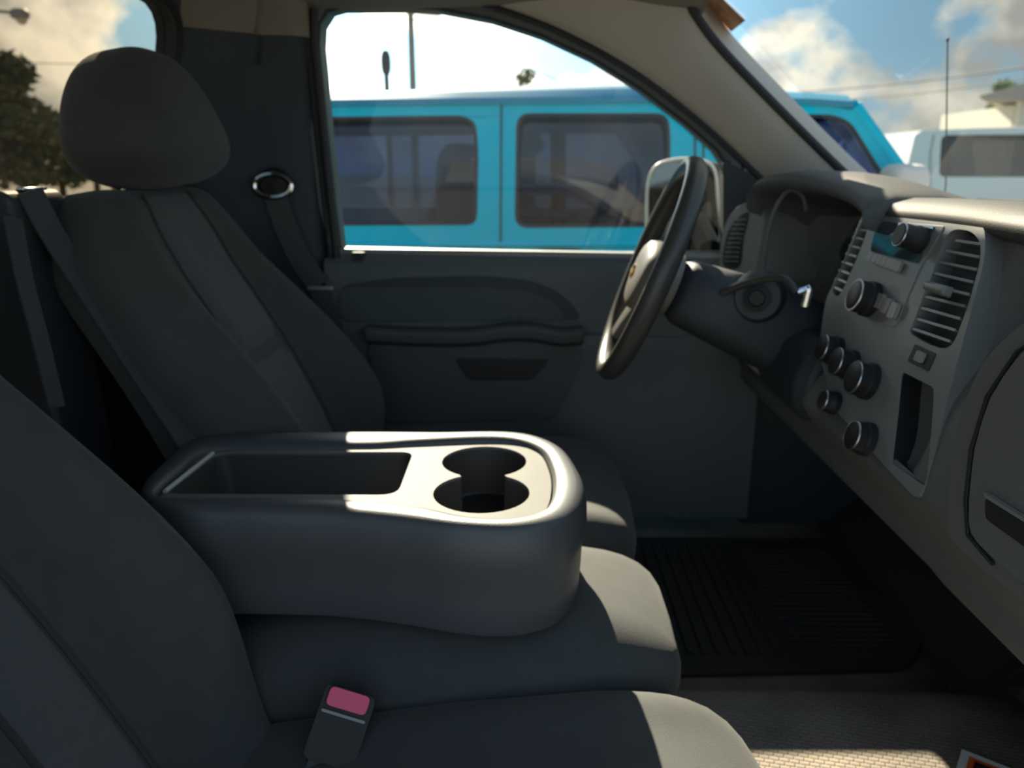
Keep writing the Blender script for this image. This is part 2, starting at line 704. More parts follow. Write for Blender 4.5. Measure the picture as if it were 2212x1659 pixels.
# ---- driver's door: window outline on the glass plane
win_px = [(737, 536), (726, 440), (711, 300), (698, 160), (692, 100), (694, 55), (712, 26), (752, 15), (830, 13), (950, 22),
          (1060, 43), (1170, 79), (1280, 130), (1380, 192), (1480, 268), (1545, 325), (1562, 352), (1566, 450), (1566, 546), (1350, 548), (1040, 543)]
WIN = [at_y(px, py, YD) for px, py in win_px]
cen = V((0.05, YD, 0.90))


def grow(pts, d):
    out = []
    for i, p in enumerate(pts):
        a, b = pts[i - 1], pts[(i + 1) % len(pts)]
        t = (b - a).normalized()
        n = V((-t.z, 0, t.x))
        if n.dot(p - cen) < 0:
            n = -n
        out.append(p + n * d)
    return out


WING = grow(WIN, 0.032)
door = struct(bpy.data.objects.new('door_1', None))
COL.objects.link(door)
door.location = (0.05, YD, 0.02)
door['label'] = "driver's door with grey trim panel and an arched window"
# window frame: inner edge, inner lip, outer edge
n = len(WIN)
off = lambda pts, dy: [p + V((0, dy, 0)) for p in pts]
fr_in = [WIN, off(WIN, -0.020), off(grow(WIN, 0.010), -0.032), off(grow(WIN, 0.030), -0.034), off(grow(WIN, 0.040), -0.02),
         off(grow(WIN, 0.045), 0.03), off(grow(WIN, 0.030), 0.06), off(WIN, 0.05)]
fr = [r + [r[0]] for r in fr_in]
fr.append(fr[0])
obj('window_frame', loft(fr, False, False), M['door'], door)
# dark run channel around the glass
top_run = WIN[0:19]
obj('window_seal', tube(off(grow(WIN, 0.004), -0.016)[0:17], 0.0075, 8), M['seal'], door)


# door card: profile across the height, lofted along x
def door_prof(x):
    k = smooth01((x + 0.42) / 0.06) * smooth01((0.47 - x) / 0.07)
    scoop = 0.0
    arm = smooth01((x + 0.36) / 0.05) * smooth01((0.34 - x) / 0.10)
    wave = 0.008 * math.exp(-((x - 0.08) / 0.10) ** 2)
    sill = SILL - 0.012 * (x + 0.4)
    y0 = 0.768
    return [(YD + 0.10, sill - 0.005), (YD - 0.004, sill), (y0 - 0.002, sill - 0.004), (y0 - 0.012, sill - 0.016), (y0 - 0.012, 0.605),
            (y0 - 0.012, 0.582), (y0 + 0.024 * scoop - 0.012, 0.560), (y0 + 0.024 * scoop - 0.012, 0.500), (y0 - 0.012 + 0.006 * scoop, 0.476),
            (y0 - 0.015 - 0.012 * arm, 0.480 + wave), (y0 - 0.016 - 0.016 * arm, 0.470 + wave), (y0 - 0.018 - 0.014 * arm, 0.455 + wave), (y0 - 0.018 - 0.008 * arm, 0.430),
            (y0 - 0.016, 0.36), (y0 - 0.02, 0.30), (y0 - 0.02, 0.04), (YD + 0.10, 0.04)]


xs = [-0.46, -0.43, -0.41, -0.39, -0.37, -0.35, -0.33, -0.30, -0.26, -0.2, -0.14, -0.06, 0.0, 0.06, 0.1, 0.14, 0.18, 0.22, 0.25, 0.28, 0.31, 0.34, 0.40, 0.46, 0.52]
rings = [[(x, y, z) for y, z in door_prof(x)] for x in xs]
obj('door_panel', loft(rings), M['door'], door, sharp=60)
# flat arched plate, its dark colour standing in for the recess's shade
ins_px = [(728, 618), (850, 600), (1050, 596), (1150, 606), (1215, 634), (1264, 692), (1000, 693), (732, 697)]
ins = rounded([at_y(px, py, 0.7535) for px, py in ins_px], 0.035)
obj('recess_shade', plate(ins, (), (0, 0.01, 0)), M['trim_dark'], door, bevel=0.002, label='flat arched plate with a rounded front end, coloured dark as recess shade')
pad_px = [(730, 621), (1080, 622), (1150, 632), (1200, 655), (1226, 690), (1000, 691), (734, 694)]
obj('door_cloth', plate(rounded([at_y(px, py, 0.7525) for px, py in pad_px], 0.03), (), (0, 0.006, 0)), M['door_cloth'], door, bevel=0.003, label='blue-grey cloth panel on the dark arched plate')
# armrest pad with a wavy lit edge
arm_px = [(785, 716), (900, 722), (1010, 722), (1090, 712), (1150, 712), (1210, 722), (1262, 718)]
pts = catmull([at_y(px, py, 0.700) for px, py in arm_px], 5, False)
obj('armrest', loft([[p + V((0, 0.055, 0.006)), p + V((0, 0.010, 0.008)), p + V((0, 0.0, 0.0)), p + V((0, 0.004, -0.022)), p + V((0, 0.055, -0.045))] for p in pts]),
    M['door_low'], door, bevel=0.004)
# map pocket on the lower door
pk_px = [(790, 735), (1240, 735), (1262, 760), (1200, 905), (830, 915)]
pk = rounded([at_y(px, py, 0.735) for px, py in pk_px], 0.03)
obj('map_pocket', plate(pk, (), (0, 0.02, 0)), M['door_low'], door, bevel=0.006)
sp_px = [(980, 774), (1190, 776), (1150, 822), (1010, 822)]
obj('pull_cup', plate(rounded([at_y(px, py, 0.7335) for px, py in sp_px], 0.015), (), (0, 0.006, 0)), M['black'], door)
obj('sill_highlight', tube([at_y(px, py, 0.788) for px, py in ((728, 544), (900, 546), (1200, 551), (1400, 555), (1575, 557))], 0.0085, 12), M['stack'], door, label='added bead coloured pale as the sunlit edge of the window sill')  # bead added in a paler grey to paint the sill's sunlit edge
# lock knob on the sill
kp = at_y(777, 546, 0.785)
obj('lock_knob', join(box(kp + V((0, -0.010, -0.002)), (0.030, 0.016, 0.010)), box(kp + V((0, -0.018, -0.026)), (0.024, 0.012, 0.030))), M['dash_dark'], door, bevel=0.003)
# the door glass
struct(obj('window_2', plate([p + V((0, 0.012, 0)) for p in grow(WIN, 0.006)], (), (0, 0.004, 0)), M['glass_door'], smooth=False))

# sail panel at the front corner of the door
sail_px = [(1562, 345), (1640, 385), (1690, 470), (1690, 560), (1562, 552)]
obj('sail_panel', plate(rounded([at_y(px, py, 0.772) for px, py in sail_px], 0.015), (), (0, 0.03, 0)), M['seal'], door, bevel=0.005)

# ---- A pillar trim and the roof rail over the door, one moulded strip
out_px = [(560, -40), (700, -22), (840, -22), (980, -8), (1080, 22), (1190, 63), (1300, 118), (1400, 180), (1500, 257), (1580, 328), (1650, 395), (1740, 478), (1800, 540)]
in_px = [(560, -150), (720, -130), (860, -130), (1020, -120), (1150, -110), (1290, -90), (1440, -60), (1490, 30), (1545, 105), (1640, 205), (1765, 330), (1865, 425), (1950, 500)]
outs = catmull([at_y(px, py, 0.785) for px, py in out_px], 5, False)
ins_ = catmull([at_y(px, py, 0.700) for px, py in in_px], 5, False)
rings = []
for a, b in zip(outs, ins_):
    d = b - a
    up_ = V((0.25, -0.8, -0.35)).normalized()
    ring = [a + V((0, 0.06, 0.03))]
    for k in range(9):
        t = k / 8
        ring.append(a + d * t + up_ * 0.022 * math.sin(math.pi * (0.06 + 0.90 * t)) ** 0.7)
    ring.append(b + V((0.05, 0.06, 0.03)))
    rings.append(ring)
struct(obj('trim_1', loft(rings), M['pillar']))
# dark windshield seal along the pillar and the header
ws_edge = [p + V((0.006, -0.004, 0.004)) for p in ins_[33:]]
struct(obj('trim_4', tube(ws_edge, 0.009, 8), M['seal']))
# dark weatherstrip under the pillar
struct(obj('trim_5', tube([p + V((0.0, -0.012, 0.0)) for p in outs[4:54]], 0.007, 8), M['seal']))

# ---- windshield
ws = [V((0.285, -0.70, 1.195)), V((0.285, 0.715, 1.195)), V((0.80, 0.745, 0.745)), V((0.88, 0.3, 0.735)), V((0.90, 0.0, 0.735)), V((0.88, -0.3, 0.735)), V((0.80, -0.73, 0.745))]
rings = []
for i in range(9):
    t = i / 8
    ring = []
    for j in range(17):
        u = -1 + 2 * j / 16
        top = V((0.335 + 0.05 * (1 - u * u), 0.70 * u, 1.185))
        bot = V((0.80 + 0.12 * (1 - u * u), 0.745 * u, 0.755))
        ring.append(top.lerp(bot, t))
    rings.append(ring)
struct(obj('window_3', loft(rings, False, False), M['glass_shield']))

# ---- B pillar / cab corner trim
bp_out = [at_y(px, py, 0.80) for px, py in [(350, 62), (655, 62), (662, 200), (680, 420), (712, 640), (760, 930)]]
poly = [V((-0.80, 0.80, 1.135)), V((-0.452, 0.80, 1.135)), V((-0.452, 0.80, 0.9)), V((-0.445, 0.80, 0.66)), V((-0.43, 0.80, 0.4)), V((-0.43, 0.80, 0.0)), V((-0.80, 0.80, 0.0))]
rings = []
for z, ye, yb in ((0.0, 0.76, 0.76), (0.5, 0.765, 0.77), (0.66, 0.77, 0.775), (0.9, 0.765, 0.77), (1.05, 0.75, 0.76), (1.142, 0.735, 0.75)):
    xr = rear_x(z) + 0.002
    xf = -0.462
    rings.append([(xr, 0.86, z), (xr, 0.632 if z > 0.7 else 0.72, z), (xr + 0.05, 0.68, z), (xr + 0.11, ye - 0.015, z), (xf - 0.10, ye, z), (xf - 0.03, yb, z), (xf - 0.008, yb + 0.01, z), (xf, yb + 0.035, z), (xf, 0.86, z)])
struct(obj('trim_2', loft(rings), M['trim_dark'], sharp=50))
# lighter headliner return above the pillar
rings = []
for z, yo in ((1.105, 0.0), (1.17, -0.02), (1.225, -0.09)):
    xr = rear_x(z) + 0.004
    rings.append([(xr - 0.01, 0.86, z), (xr - 0.01, 0.618 + yo, z), (xr + 0.05, 0.662 + yo, z), (xr + 0.11, 0.705 + yo, z), (-0.555, 0.718 + yo, z), (-0.49, 0.728 + yo, z), (-0.459, 0.750 + yo * 0.4, z), (-0.459, 0.86, z)])
struct(obj('trim_6', loft(rings), M['headliner'], sharp=50))
# door weatherstrips along the pillar
for k, (dx, dy, r) in enumerate(((-0.440, 0.775, 0.009), (-0.456, 0.782, 0.006))):
    o = obj('trim_%d' % (7 + k), tube([(dx + 0.012, dy, 0.1), (dx + 0.010, dy, 0.5), (dx + 0.004, dy, 0.66), (dx - 0.006, dy - 0.004, 0.9), (dx - 0.014, dy - 0.01, 1.10), (dx - 0.008, dy - 0.014, 1.16)], r, 8), M['seal'])
    struct(o)


# ================================================================== seats
def make_seat(yc, inboard, label, back_dx=0.0, headrest=True, cush_dx=0.0, recline=21.5, wu=0.42, cz=0.0, seam=0.53, lean=0.0):
    """inboard: +1 if the inner side of the seat looks to +y"""
    t = thing('truck_seat', label, 'seat', (-0.12, yc, 0.05), None)
    r = R(recline)
    d = V((-math.sin(r), 0, math.cos(r)))
    f = V((math.cos(r), 0, math.sin(r)))
    base = V((-0.338 + back_dx, yc, 0.17))
    Ht = 0.722
    D = 0.15

    def width(s):
        return mix(0.262, 0.235, smooth01(s)) * (1 - 0.22 * smooth01((s - 0.84) / 0.16))

    def curve(s):           # lumbar shape of the backrest
        return 0.018 * math.sin(math.pi * min(1, s * 1.3)) - 0.03 * s * s + lean * s * s

    def bump(u, s):
        B = mix(0.085, 0.012, smooth01((s - 0.25) / 0.72)) * mix(0.35, 1.0, smooth01(s / 0.33))
        if u * inboard < 0:
            B *= 1.45
        return B * math.exp(-((abs(u) - 0.74) / 0.17) ** 2)

    def front(u, s):
        return D / 2 * (max(0, 1 - abs(u) ** 4)) ** 0.25 + bump(u, s) * max(0, 1 - abs(u) ** 8) ** 0.5

    def pos(u, s, depth, k=1.0):
        return base + d * (s * Ht) + f * (depth - D / 2 + curve(s)) + V((0, u * width(s) * k, 0))
    us = [math.sin(math.pi / 2 * (-1 + 2 * i / 36)) for i in range(37)]
    rings = []
    ss = [i / 30 * 0.93 for i in range(31)] + [0.93 + 0.07 * math.sin(math.pi / 2 * i / 8) for i in range(1, 9)]
    for s in ss:
        k = 1.0
        kd = 1.0
        if s > 0.93:
            q = (s - 0.93) / 0.07
            kd = max(0.02, math.sqrt(max(0, 1 - q * q)))
            k = 0.86 + 0.14 * kd
        ring = [pos(u, s, front(u, s) * kd, k) for u in us]
        ring += [pos(u, s, -D / 2 * (max(0, 1 - abs(u) ** 4)) ** 0.25 * kd, k) for u in reversed(us[1:-1])]
        rings.append(ring)
    obj('backrest', loft(rings), M['fabric'], t, sharp=80)

    def patch(s0, s1, u0, u1, puff):
        rows = []
        A, B = 22, 14
        for i in range(A + 1):
            s = mix(s0, s1, i / A)
            row = []
            for j in range(B + 1):
                u = mix(u0, u1, j / B)
                e = min(i, A - i) / A * 9
                g = min(j, B - j) / B * 7
                h = puff * smooth01(min(1, e)) * smooth01(min(1, g))
                row.append(pos(u, s, front(u, s) - 0.002 + h))
            rows.append(row)
        return loft(rows, False, False)
    obj('backrest_insert', patch(seam + 0.012, 0.955, -wu, wu, 0.010), M['insert'], t, sharp=80, label='upper grey fabric insert')
    obj('backrest_insert', patch(0.02, seam, -wu, wu, 0.010), M['insert'], t, sharp=80, label='lower grey fabric insert')
    for sgn in (-1, 1):
        pth = [pos(sgn * (wu + 0.015), 0.02 + 0.94 * i / 24, front(sgn * (wu + 0.015), 0.02 + 0.94 * i / 24) + 0.001) for i in range(25)]
        obj('piping', tube(pth, 0.0028, 6), M['seat_side'], t)
    # cushion
    cx, hl = -0.125 + cush_dx, 0.325

    def cf(p, q):
        xx = (p.x / hl + 1) / 2          # 0 rear .. 1 front
        z = p.z
        if q.z > 0:
            z += mix(-0.055, 0.012, smooth01(xx * 1.1)) * q.z
            z += 0.018 * math.exp(-((abs(q.y) - 0.78) / 0.16) ** 2) * q.z
        x = p.x - 0.05 * (q.y ** 4) * (1 if q.x > 0 else 0) - (0.03 * (1 - q.z) * 0.5 if q.x > 0 else 0)
        return V((x, p.y, z))
    obj('cushion', superell((cx, yc, 0.225 + cz), (hl, 0.245, 0.105), 0.55, 0.32, fn=cf), M['fabric'], t, sharp=80)
    obj('cushion_base', box((cx - 0.03, yc, 0.09), (0.5, 0.40, 0.10)), M['dash_dark'], t, bevel=0.02)
    if headrest:
        hc = base + d * (Ht + 0.085) + f * (-0.005 + lean * 1.2)

        def hf(p, q):
            zz = (q.z + 1) / 2
            wy = mix(1.0, 0.66, smooth01((zz - 0.15) / 0.95)) if zz > 0.15 else mix(0.92, 1.0, zz / 0.15)
            dx = mix(1.0, 0.70, smooth01(zz))
            v = V((p.x * dx, p.y * wy, p.z))
            v.x += 0.012 * (1 - (q.y) ** 2) * (1 if q.x > 0 else 0)
            tilt = R(9)
            return V((v.x * math.cos(tilt) - v.z * math.sin(tilt), v.y, v.x * math.sin(tilt) + v.z * math.cos(tilt)))
        obj('headrest', superell(hc, (0.095, 0.190, 0.108), 0.74, 0.62, fn=hf), M['fabric'], t, sharp=80)
        for sgn in (-1, 1):
            a = base + d * (Ht - 0.02) + f * (-0.075 + lean) + V((0, sgn * 0.06, 0))
            obj('headrest_post', tube([a, a + d * 0.07], 0.007, 10), M['chrome'], t)
    return t


make_seat(0.375, -1, "driver's cloth bucket seat with its headrest up, behind the steering wheel", cz=-0.03)
make_seat(-0.385, 1, 'near passenger cloth seat cropped by the left and lower edge of the photo', back_dx=0.025, cush_dx=0.075, recline=31, wu=0.17, cz=-0.072, lean=0.065)


# ---- middle cushion of the bench
def cf(p, q):
    x = p.x - (0.03 * (1 - q.z) * 0.5 if q.x > 0 else 0)
    z = p.z + (mix(-0.03, 0.0, (q.x + 1) / 2) * q.z if q.z > 0 else 0)
    return V((x, p.y, z))


mid = thing('middle_seat', 'narrow middle bench cushion with a sunlit front under the fold-down console', 'seat', (-0.1, 0, 0.05))
obj('cushion', superell((-0.115, -0.018, 0.222), (0.325, 0.158, 0.112), 0.86, 0.36, fn=cf), M['fabric'], mid, sharp=80)
obj('cushion_base', box((-0.15, 0, 0.09), (0.5, 0.22, 0.10)), M['dash_dark'], mid, bevel=0.02)

# ================================================================== fold-down console
ZC = 0.458
con = thing('fold_down_console', 'grey fold-down centre console with a storage bin and two cup holders', 'console', (-0.2, 0, 0.33))
outer_px = [(300, 1060), (360, 985), (440, 938), (600, 930), (800, 928), (960, 930), (1120, 932), (1205, 958), (1252, 1012), (1262, 1065),
            (1228, 1118), (1130, 1143), (1000, 1140), (860, 1122), (700, 1108), (520, 1104), (380, 1100)]
inner_px = [(338, 1070), (395, 1010), (458, 966), (600, 962), (800, 962), (900, 956), (1080, 950), (1160, 968), (1188, 1010), (1192, 1060),
            (1172, 1100), (1110, 1118), (1010, 1116), (900, 1092), (740, 1078), (520, 1076), (400, 1076)]
O = catmull([at_z(px, py, ZC) for px, py in outer_px], 6)
I = catmull([at_z(px, py, ZC) for px, py in inner_px], 6)
cc = V((-0.19, -0.02, ZC))


def scaled(loop, k, dz, kz=None):
    return [V((cc.x + (p.x - cc.x) * k, cc.y + (p.y - cc.y) * k, p.z + dz)) for p in loop]


def between(a, b, t, dz):
    return [V(p).lerp(V(q), t) + V((0, 0, dz)) for p, q in zip(a, b)]


def outset(loop, dist, dz):
    out = []
    m = len(loop)
    for i, p in enumerate(loop):
        tng = (loop[(i + 1) % m] - loop[i - 1]).normalized()
        nn = V((tng.y, -tng.x, 0))
        if nn.dot(p - cc) < 0:
            nn = -nn
        out.append(p + nn * dist + V((0, 0, dz)))
    return out


rings = [scaled(O, 0.965, -0.138), scaled(O, 0.982, -0.132), scaled(O, 0.990, -0.10), scaled(O, 0.995, -0.065), outset(O, 0.004, -0.048), outset(O, 0.003, -0.022),
         between(O, I, 0.02, -0.008), between(O, I, 0.12, -0.001), between(O, I, 0.30, 0.0025), between(O, I, 0.6, 0.0035), between(O, I, 0.85, 0.002), between(O, I, 0.96, -0.003), between(O, I, 1.0, -0.012), between(O, I, 1.02, -0.03)]
obj('console_body', loft(rings, True, False), M['pad'], con, sharp=80)
obj('console_bottom', plate(scaled(O, 0.965, -0.138), (), (0, 0, 0.004)), M['well'], con)
# silver tray top with bin and cup openings
ZT = ZC - 0.006
bin_px = [(352, 1066), (470, 976), (893, 976), (858, 1069)]
bin_l = rounded([at_z(px, py, ZT) for px, py in bin_px], [0.02, 0.02, 0.02, 0.025], 5)


def px_loop(pxs, z, n=5):
    return catmull([at_z(a, b, z) for a, b in pxs], n)


# two round cups joined by a neck: circles set out in the tray plane
c1, c2 = at_z(1046, 996, ZT), at_z(1040, 1064, ZT)
r1 = abs(at_z(1138, 996, ZT).x - at_z(956, 996, ZT).x) / 2
r2 = abs(at_z(1142, 1064, ZT).x - at_z(934, 1064, ZT).x) / 2
c1 = V((c1.x, c1.y, ZT))
c2 = V((c2.x, c2.y, ZT))
neck = 0.030
loop = []
a1 = math.asin(neck / r1)
a2 = math.asin(neck / r2)
for i in range(33):
    a = -math.pi / 2 + a1 + (2 * math.pi - 2 * a1) * i / 32
    loop.append(c1 + V((math.cos(a), math.sin(a), 0)) * r1)
for i in range(33):
    a = math.pi / 2 + a2 + (2 * math.pi - 2 * a2) * i / 32
    loop.append(c2 + V((math.cos(a), math.sin(a), 0)) * r2)
cup = loop
tray_out = [p + V((0, 0, ZT - p.z)) for p in between(O, I, 1.03, 0)]
obj('console_tray', plate(tray_out, [bin_l, cup], (0, 0, -0.006)), M['silver'], con, bevel=0.0015, seg=2, label='satin silver tray around the bin and the cup holders')


def well(loop_, depth, taper=0.97):
    c = sum(loop_, V((0, 0, 0))) / len(loop_)
    rings_ = [[p + V((0, 0, -0.004)) for p in loop_], [V((c.x + (p.x - c.x) * taper, c.y + (p.y - c.y) * taper, p.z - depth + 0.006)) for p in loop_],
              [V((c.x + (p.x - c.x) * taper * 0.95, c.y + (p.y - c.y) * taper * 0.95, p.z - depth)) for p in loop_]]
    vs, fs = loft(rings_, True, False)
    n_ = len(loop_)
    fl = [V((p.x, p.y, 0)) for p in rings_[2]]
    fs += [tuple(2 * n_ + i for i in tri) for tri in tessellate_polygon([fl])]
    return vs, fs


obj('storage_bin', well(bin_l, 0.085), M['well'], con, label='dark open storage bin')
obj('cup_holder', well(cup, 0.075), M['well'], con, label='dark double cup well')
for c_, r_ in ((c1, r1), (c2, r2)):
    obj('cup_liner', lathe(c_ + V((0, 0, -0.074)), (0, 0, 1), [(0.0, 0.001), (r_ * 0.80, 0.001), (r_ * 0.84, 0.004), (r_ * 0.80, 0.003), (0, 0.003)]), M['black'], con)
# bright metal edge at the rear lip of the bin
e0, e1 = at_z(356, 1062, ZT + 0.003), at_z(460, 979, ZT + 0.003)
obj('bin_trim', tube([e0, e0.lerp(e1, 0.5), e1], 0.0030, 8), M['white_mark'], con, label='bright trim strip along the rear lip of the bin')

# ================================================================== seat belts
# buckle with the red button beside the near seat
bk = at_y(752, 1514, -0.225)
b = thing('belt_buckle', 'black belt buckle with a red release button beside the near passenger seat', 'buckle', bk)
rot = R(-16)
ax = V((math.cos(rot) * 0.97, -0.05, math.sin(rot)))
ax.normalize()
nb = V((0.05, -0.80, 0.60)).normalized()
nb = (nb - ax * nb.dot(ax)).normalized()
upb = nb.cross(ax)
if upb.z < 0:
    upb = -upb


def quad(c_, a, b_, w, h, r_, n_=5):
    return rounded([c_ - a * w / 2 - b_ * h / 2, c_ + a * w / 2 - b_ * h / 2, c_ + a * w / 2 + b_ * h / 2, c_ - a * w / 2 + b_ * h / 2], r_, n_)


obj('button', plate(quad(bk, ax, upb, 0.046, 0.020, 0.006), (), -nb * 0.008), M['red'], b, bevel=0.002)
obj('housing', plate(quad(bk - upb * 0.028 - nb * 0.006, ax, upb, 0.058, 0.078, 0.008), (), -nb * 0.022), M['rubber'], b, bevel=0.004)
obj('latch_slot', plate(quad(bk - upb * 0.0165 - nb * 0.003, ax, upb, 0.050, 0.003, 0.001), (), -nb * 0.004), M['button'], b)
obj('stalk', strip([bk - upb * 0.060 - nb * 0.018, bk - upb * 0.12 - nb * 0.02, bk - upb * 0.17 - nb * 0.03], ax, 0.044, 0.003), M['webbing'], b)

# driver's shoulder belt on the B pillar
gp = at_y(592, 402, 0.742)
b = thing('shoulder_belt', "driver's shoulder belt hanging from its guide on the dark door pillar", 'seat belt', gp)
obj('guide_ring', join(tube([gp + V((math.cos(a) * 0.040, -0.006, math.sin(a) * 0.024)) for a in [2 * math.pi * k / 24 for k in range(24)]], 0.0065, 8, True)), M['chrome'], b, label='glinting belt guide ring')
obj('bolt_cover', lathe(gp + V((0, 0.012, 0.004)), (0, -1, 0), [(0.0, 0.0), (0.034, 0.0), (0.034, 0.008), (0.028, 0.016), (0.0, 0.020)]), M['black'], b)
p_end = at_y(690, 618, 0.735)
path = catmull([gp + V((0.002, -0.004, -0.016)), at_y(618, 490, 0.742), at_y(650, 560, 0.738), p_end], 6, False)
obj('webbing', strip(path, V((1, 0, 0.15)), 0.050), M['webbing'], b)
obj('latch_plate', box(p_end + V((0.004, -0.006, -0.004)), (0.058, 0.010, 0.010)), M['steel'], b, bevel=0.003)
path = catmull([p_end + V((0, 0, -0.006)), at_y(712, 690, 0.74), at_y(745, 790, 0.745), at_y(790, 900, 0.75)], 6, False)
obj('lap_webbing', strip(path, V((1, 0, 0.15)), 0.046), M['webbing'], b)

# belt tower on the rear wall with its two straps behind the driver's seat
tp = V((-0.70, 0.265, 0.80))
b = thing('belt_tower', 'dark belt tower with a bright top edge below the rear window', 'belt tower', (-0.71, 0.28, 0.30))
blk = [at_x(10, 408, -0.715), at_x(132, 408, -0.715), at_x(136, 640, -0.69), at_x(150, 960, -0.62), at_x(-10, 900, -0.62), at_x(4, 470, -0.70)]
y0, y1 = at_x(132, 410, -0.70).y, at_x(10, 410, -0.70).y
zt = at_x(60, 410, -0.70).z
obj('tower_cover', loft([[(x0, y1, z), (x1, y1, z), (x1, y0, z), (x0, y0, z)] for x0, x1, z in ((-0.768, -0.66, 0.10), (-0.768, -0.68, 0.5), (-0.762, -0.695, zt - 0.01), (-0.745, -0.705, zt))]), M['dash_dark'], b, bevel=0.008)
obj('belt_slot', box((-0.705, (y0 + y1) / 2 + 0.002, zt + 0.001), (0.012, 0.055, 0.005)), M['chrome'], b, bevel=0.002)
pth = catmull([at_x(64, 412, -0.690), at_x(110, 500, -0.675), at_x(190, 625, -0.64), at_x(290, 780, -0.585), at_x(400, 945, -0.51), at_x(470, 1060, -0.45)], 6, False)
b1 = thing('centre_belt', 'dark centre seat belt slanting from the belt tower down towards the console', 'seat belt', pth[0])
obj('webbing', strip(pth, V((0.35, 1, 0)), 0.040), M['webbing'], b1)
pth = catmull([at_x(28, 470, -0.685), at_x(52, 600, -0.668), at_x(86, 730, -0.65), at_x(122, 880, -0.63)], 6, False)
b2 = thing('spare_belt', 'narrow dark strap hanging down the left of the belt tower', 'seat belt', pth[0])
obj('webbing', strip(pth, V((0.2, 1, 0)), 0.026), M['webbing'], b2)
# rear storage shelf/hump behind the seats
obj('tower_base', box((-0.715, 0.265, 0.14), (0.10, 0.24, 0.24)), M['dash_dark'], b, bevel=0.03)


# ================================================================== dashboard
dash = thing('dashboard', 'grey truck dashboard with instrument hood, centre stack and glove box', 'dashboard', (0.7, 0, 0.36))
PS = V((0.497, 0, 0.775))                       # centre stack plane
NS = V((-1, 0, 0.28)).normalized()
US = V((0.28, 0, 1)).normalized()              # up along the stack face
YS = V((0, 1, 0))


def stk(px, py, off_=0.0):
    return on_plane(px, py, PS + NS * off_, NS)


P_pass = [(1.0, 0.72), (0.80, 0.757), (0.66, 0.775), (0.60, 0.772), (0.565, 0.757), (0.548, 0.72), (0.535, 0.69), (0.50, 0.655), (0.455, 0.60),
          (0.43, 0.53), (0.425, 0.495), (0.44, 0.470), (0.475, 0.42), (0.50, 0.365), (0.70, 0.36), (1.0, 0.40)]
P_cent = [(1.0, 0.72), (0.80, 0.760), (0.64, 0.785), (0.57, 0.790), (0.535, 0.783), (0.517, 0.765), (0.505, 0.72), (0.49, 0.65), (0.47, 0.58),
          (0.455, 0.53), (0.43, 0.490), (0.44, 0.468), (0.475, 0.42), (0.50, 0.37), (0.70, 0.36), (1.0, 0.40)]
P_driv = [(1.0, 0.72), (0.80, 0.755), (0.70, 0.768), (0.66, 0.768), (0.64, 0.755), (0.615, 0.72), (0.60, 0.66), (0.56, 0.605), (0.485, 0.580),
          (0.450, 0.545), (0.425, 0.500), (0.435, 0.472), (0.475, 0.42), (0.50, 0.37), (0.70, 0.36), (1.0, 0.40)]
P_end = [(1.0, 0.72), (0.80, 0.755), (0.66, 0.770), (0.58, 0.765), (0.55, 0.745), (0.53, 0.70), (0.51, 0.65), (0.49, 0.60), (0.465, 0.565),
         (0.450, 0.535), (0.425, 0.500), (0.435, 0.472), (0.475, 0.42), (0.50, 0.37), (0.70, 0.36), (1.0, 0.40)]
secs = [(-0.80, P_pass, 0), (-0.15, P_pass, 0), (-0.105, P_cent, 0), (0.16, P_cent, 0), (0.205, P_driv, 0), (0.575, P_driv, 0), (0.60, P_end, 0), (0.795, P_end, 0)]
rings = []
for i in range(len(secs) - 1):
    ya, A, _ = secs[i]
    yb, B, _ = secs[i + 1]
    m = 6
    for k in range(m):
        t = k / m
        rings.append([(mix(a[0], b_[0], smooth01(t)), mix(ya, yb, t), mix(a[1], b_[1], smooth01(t))) for a, b_ in zip(A, B)])
rings.append([(a[0], secs[-1][0], a[1]) for a in secs[-1][1]])
rings.reverse()


def dense(ring):
    top = catmull([V(p) for p in ring], 3, True)
    return top


obj('dash_body', loft([dense(r) for r in rings]), M['dash'], dash, sharp=80)

# ---- instrument hood
hood_edge_px = [(1618, 440), (1624, 408), (1648, 390), (1700, 383), (1765, 392), (1830, 412), (1868, 440), (1872, 470)]
ys = [0.615, 0.612, 0.585, 0.50, 0.40, 0.28, 0.185, 0.165]
he = catmull([at_y(px, py, y) for (px, py), y in zip(hood_edge_px, ys)], 6, False)
rings = []
for p in he:
    back = 0.30
    mid_y = mix(p.y, 0.39, 0.12)
    rings.append([p + V((0.05, 0, -0.030)), p + V((0.0, 0, -0.016)), p + V((-0.006, 0, -0.004)), p + V((0.004, 0, 0.007)), p + V((0.04, 0, 0.013)), p + V((0.11, 0, 0.010)),
                  V((p.x + 0.22, mid_y, max(0.765, p.z - 0.02))), V((p.x + back, mid_y, 0.74)), V((p.x + 0.18, mid_y, p.z - 0.055))])
obj('instrument_hood', loft(rings), M['dash_top'], dash, sharp=70)

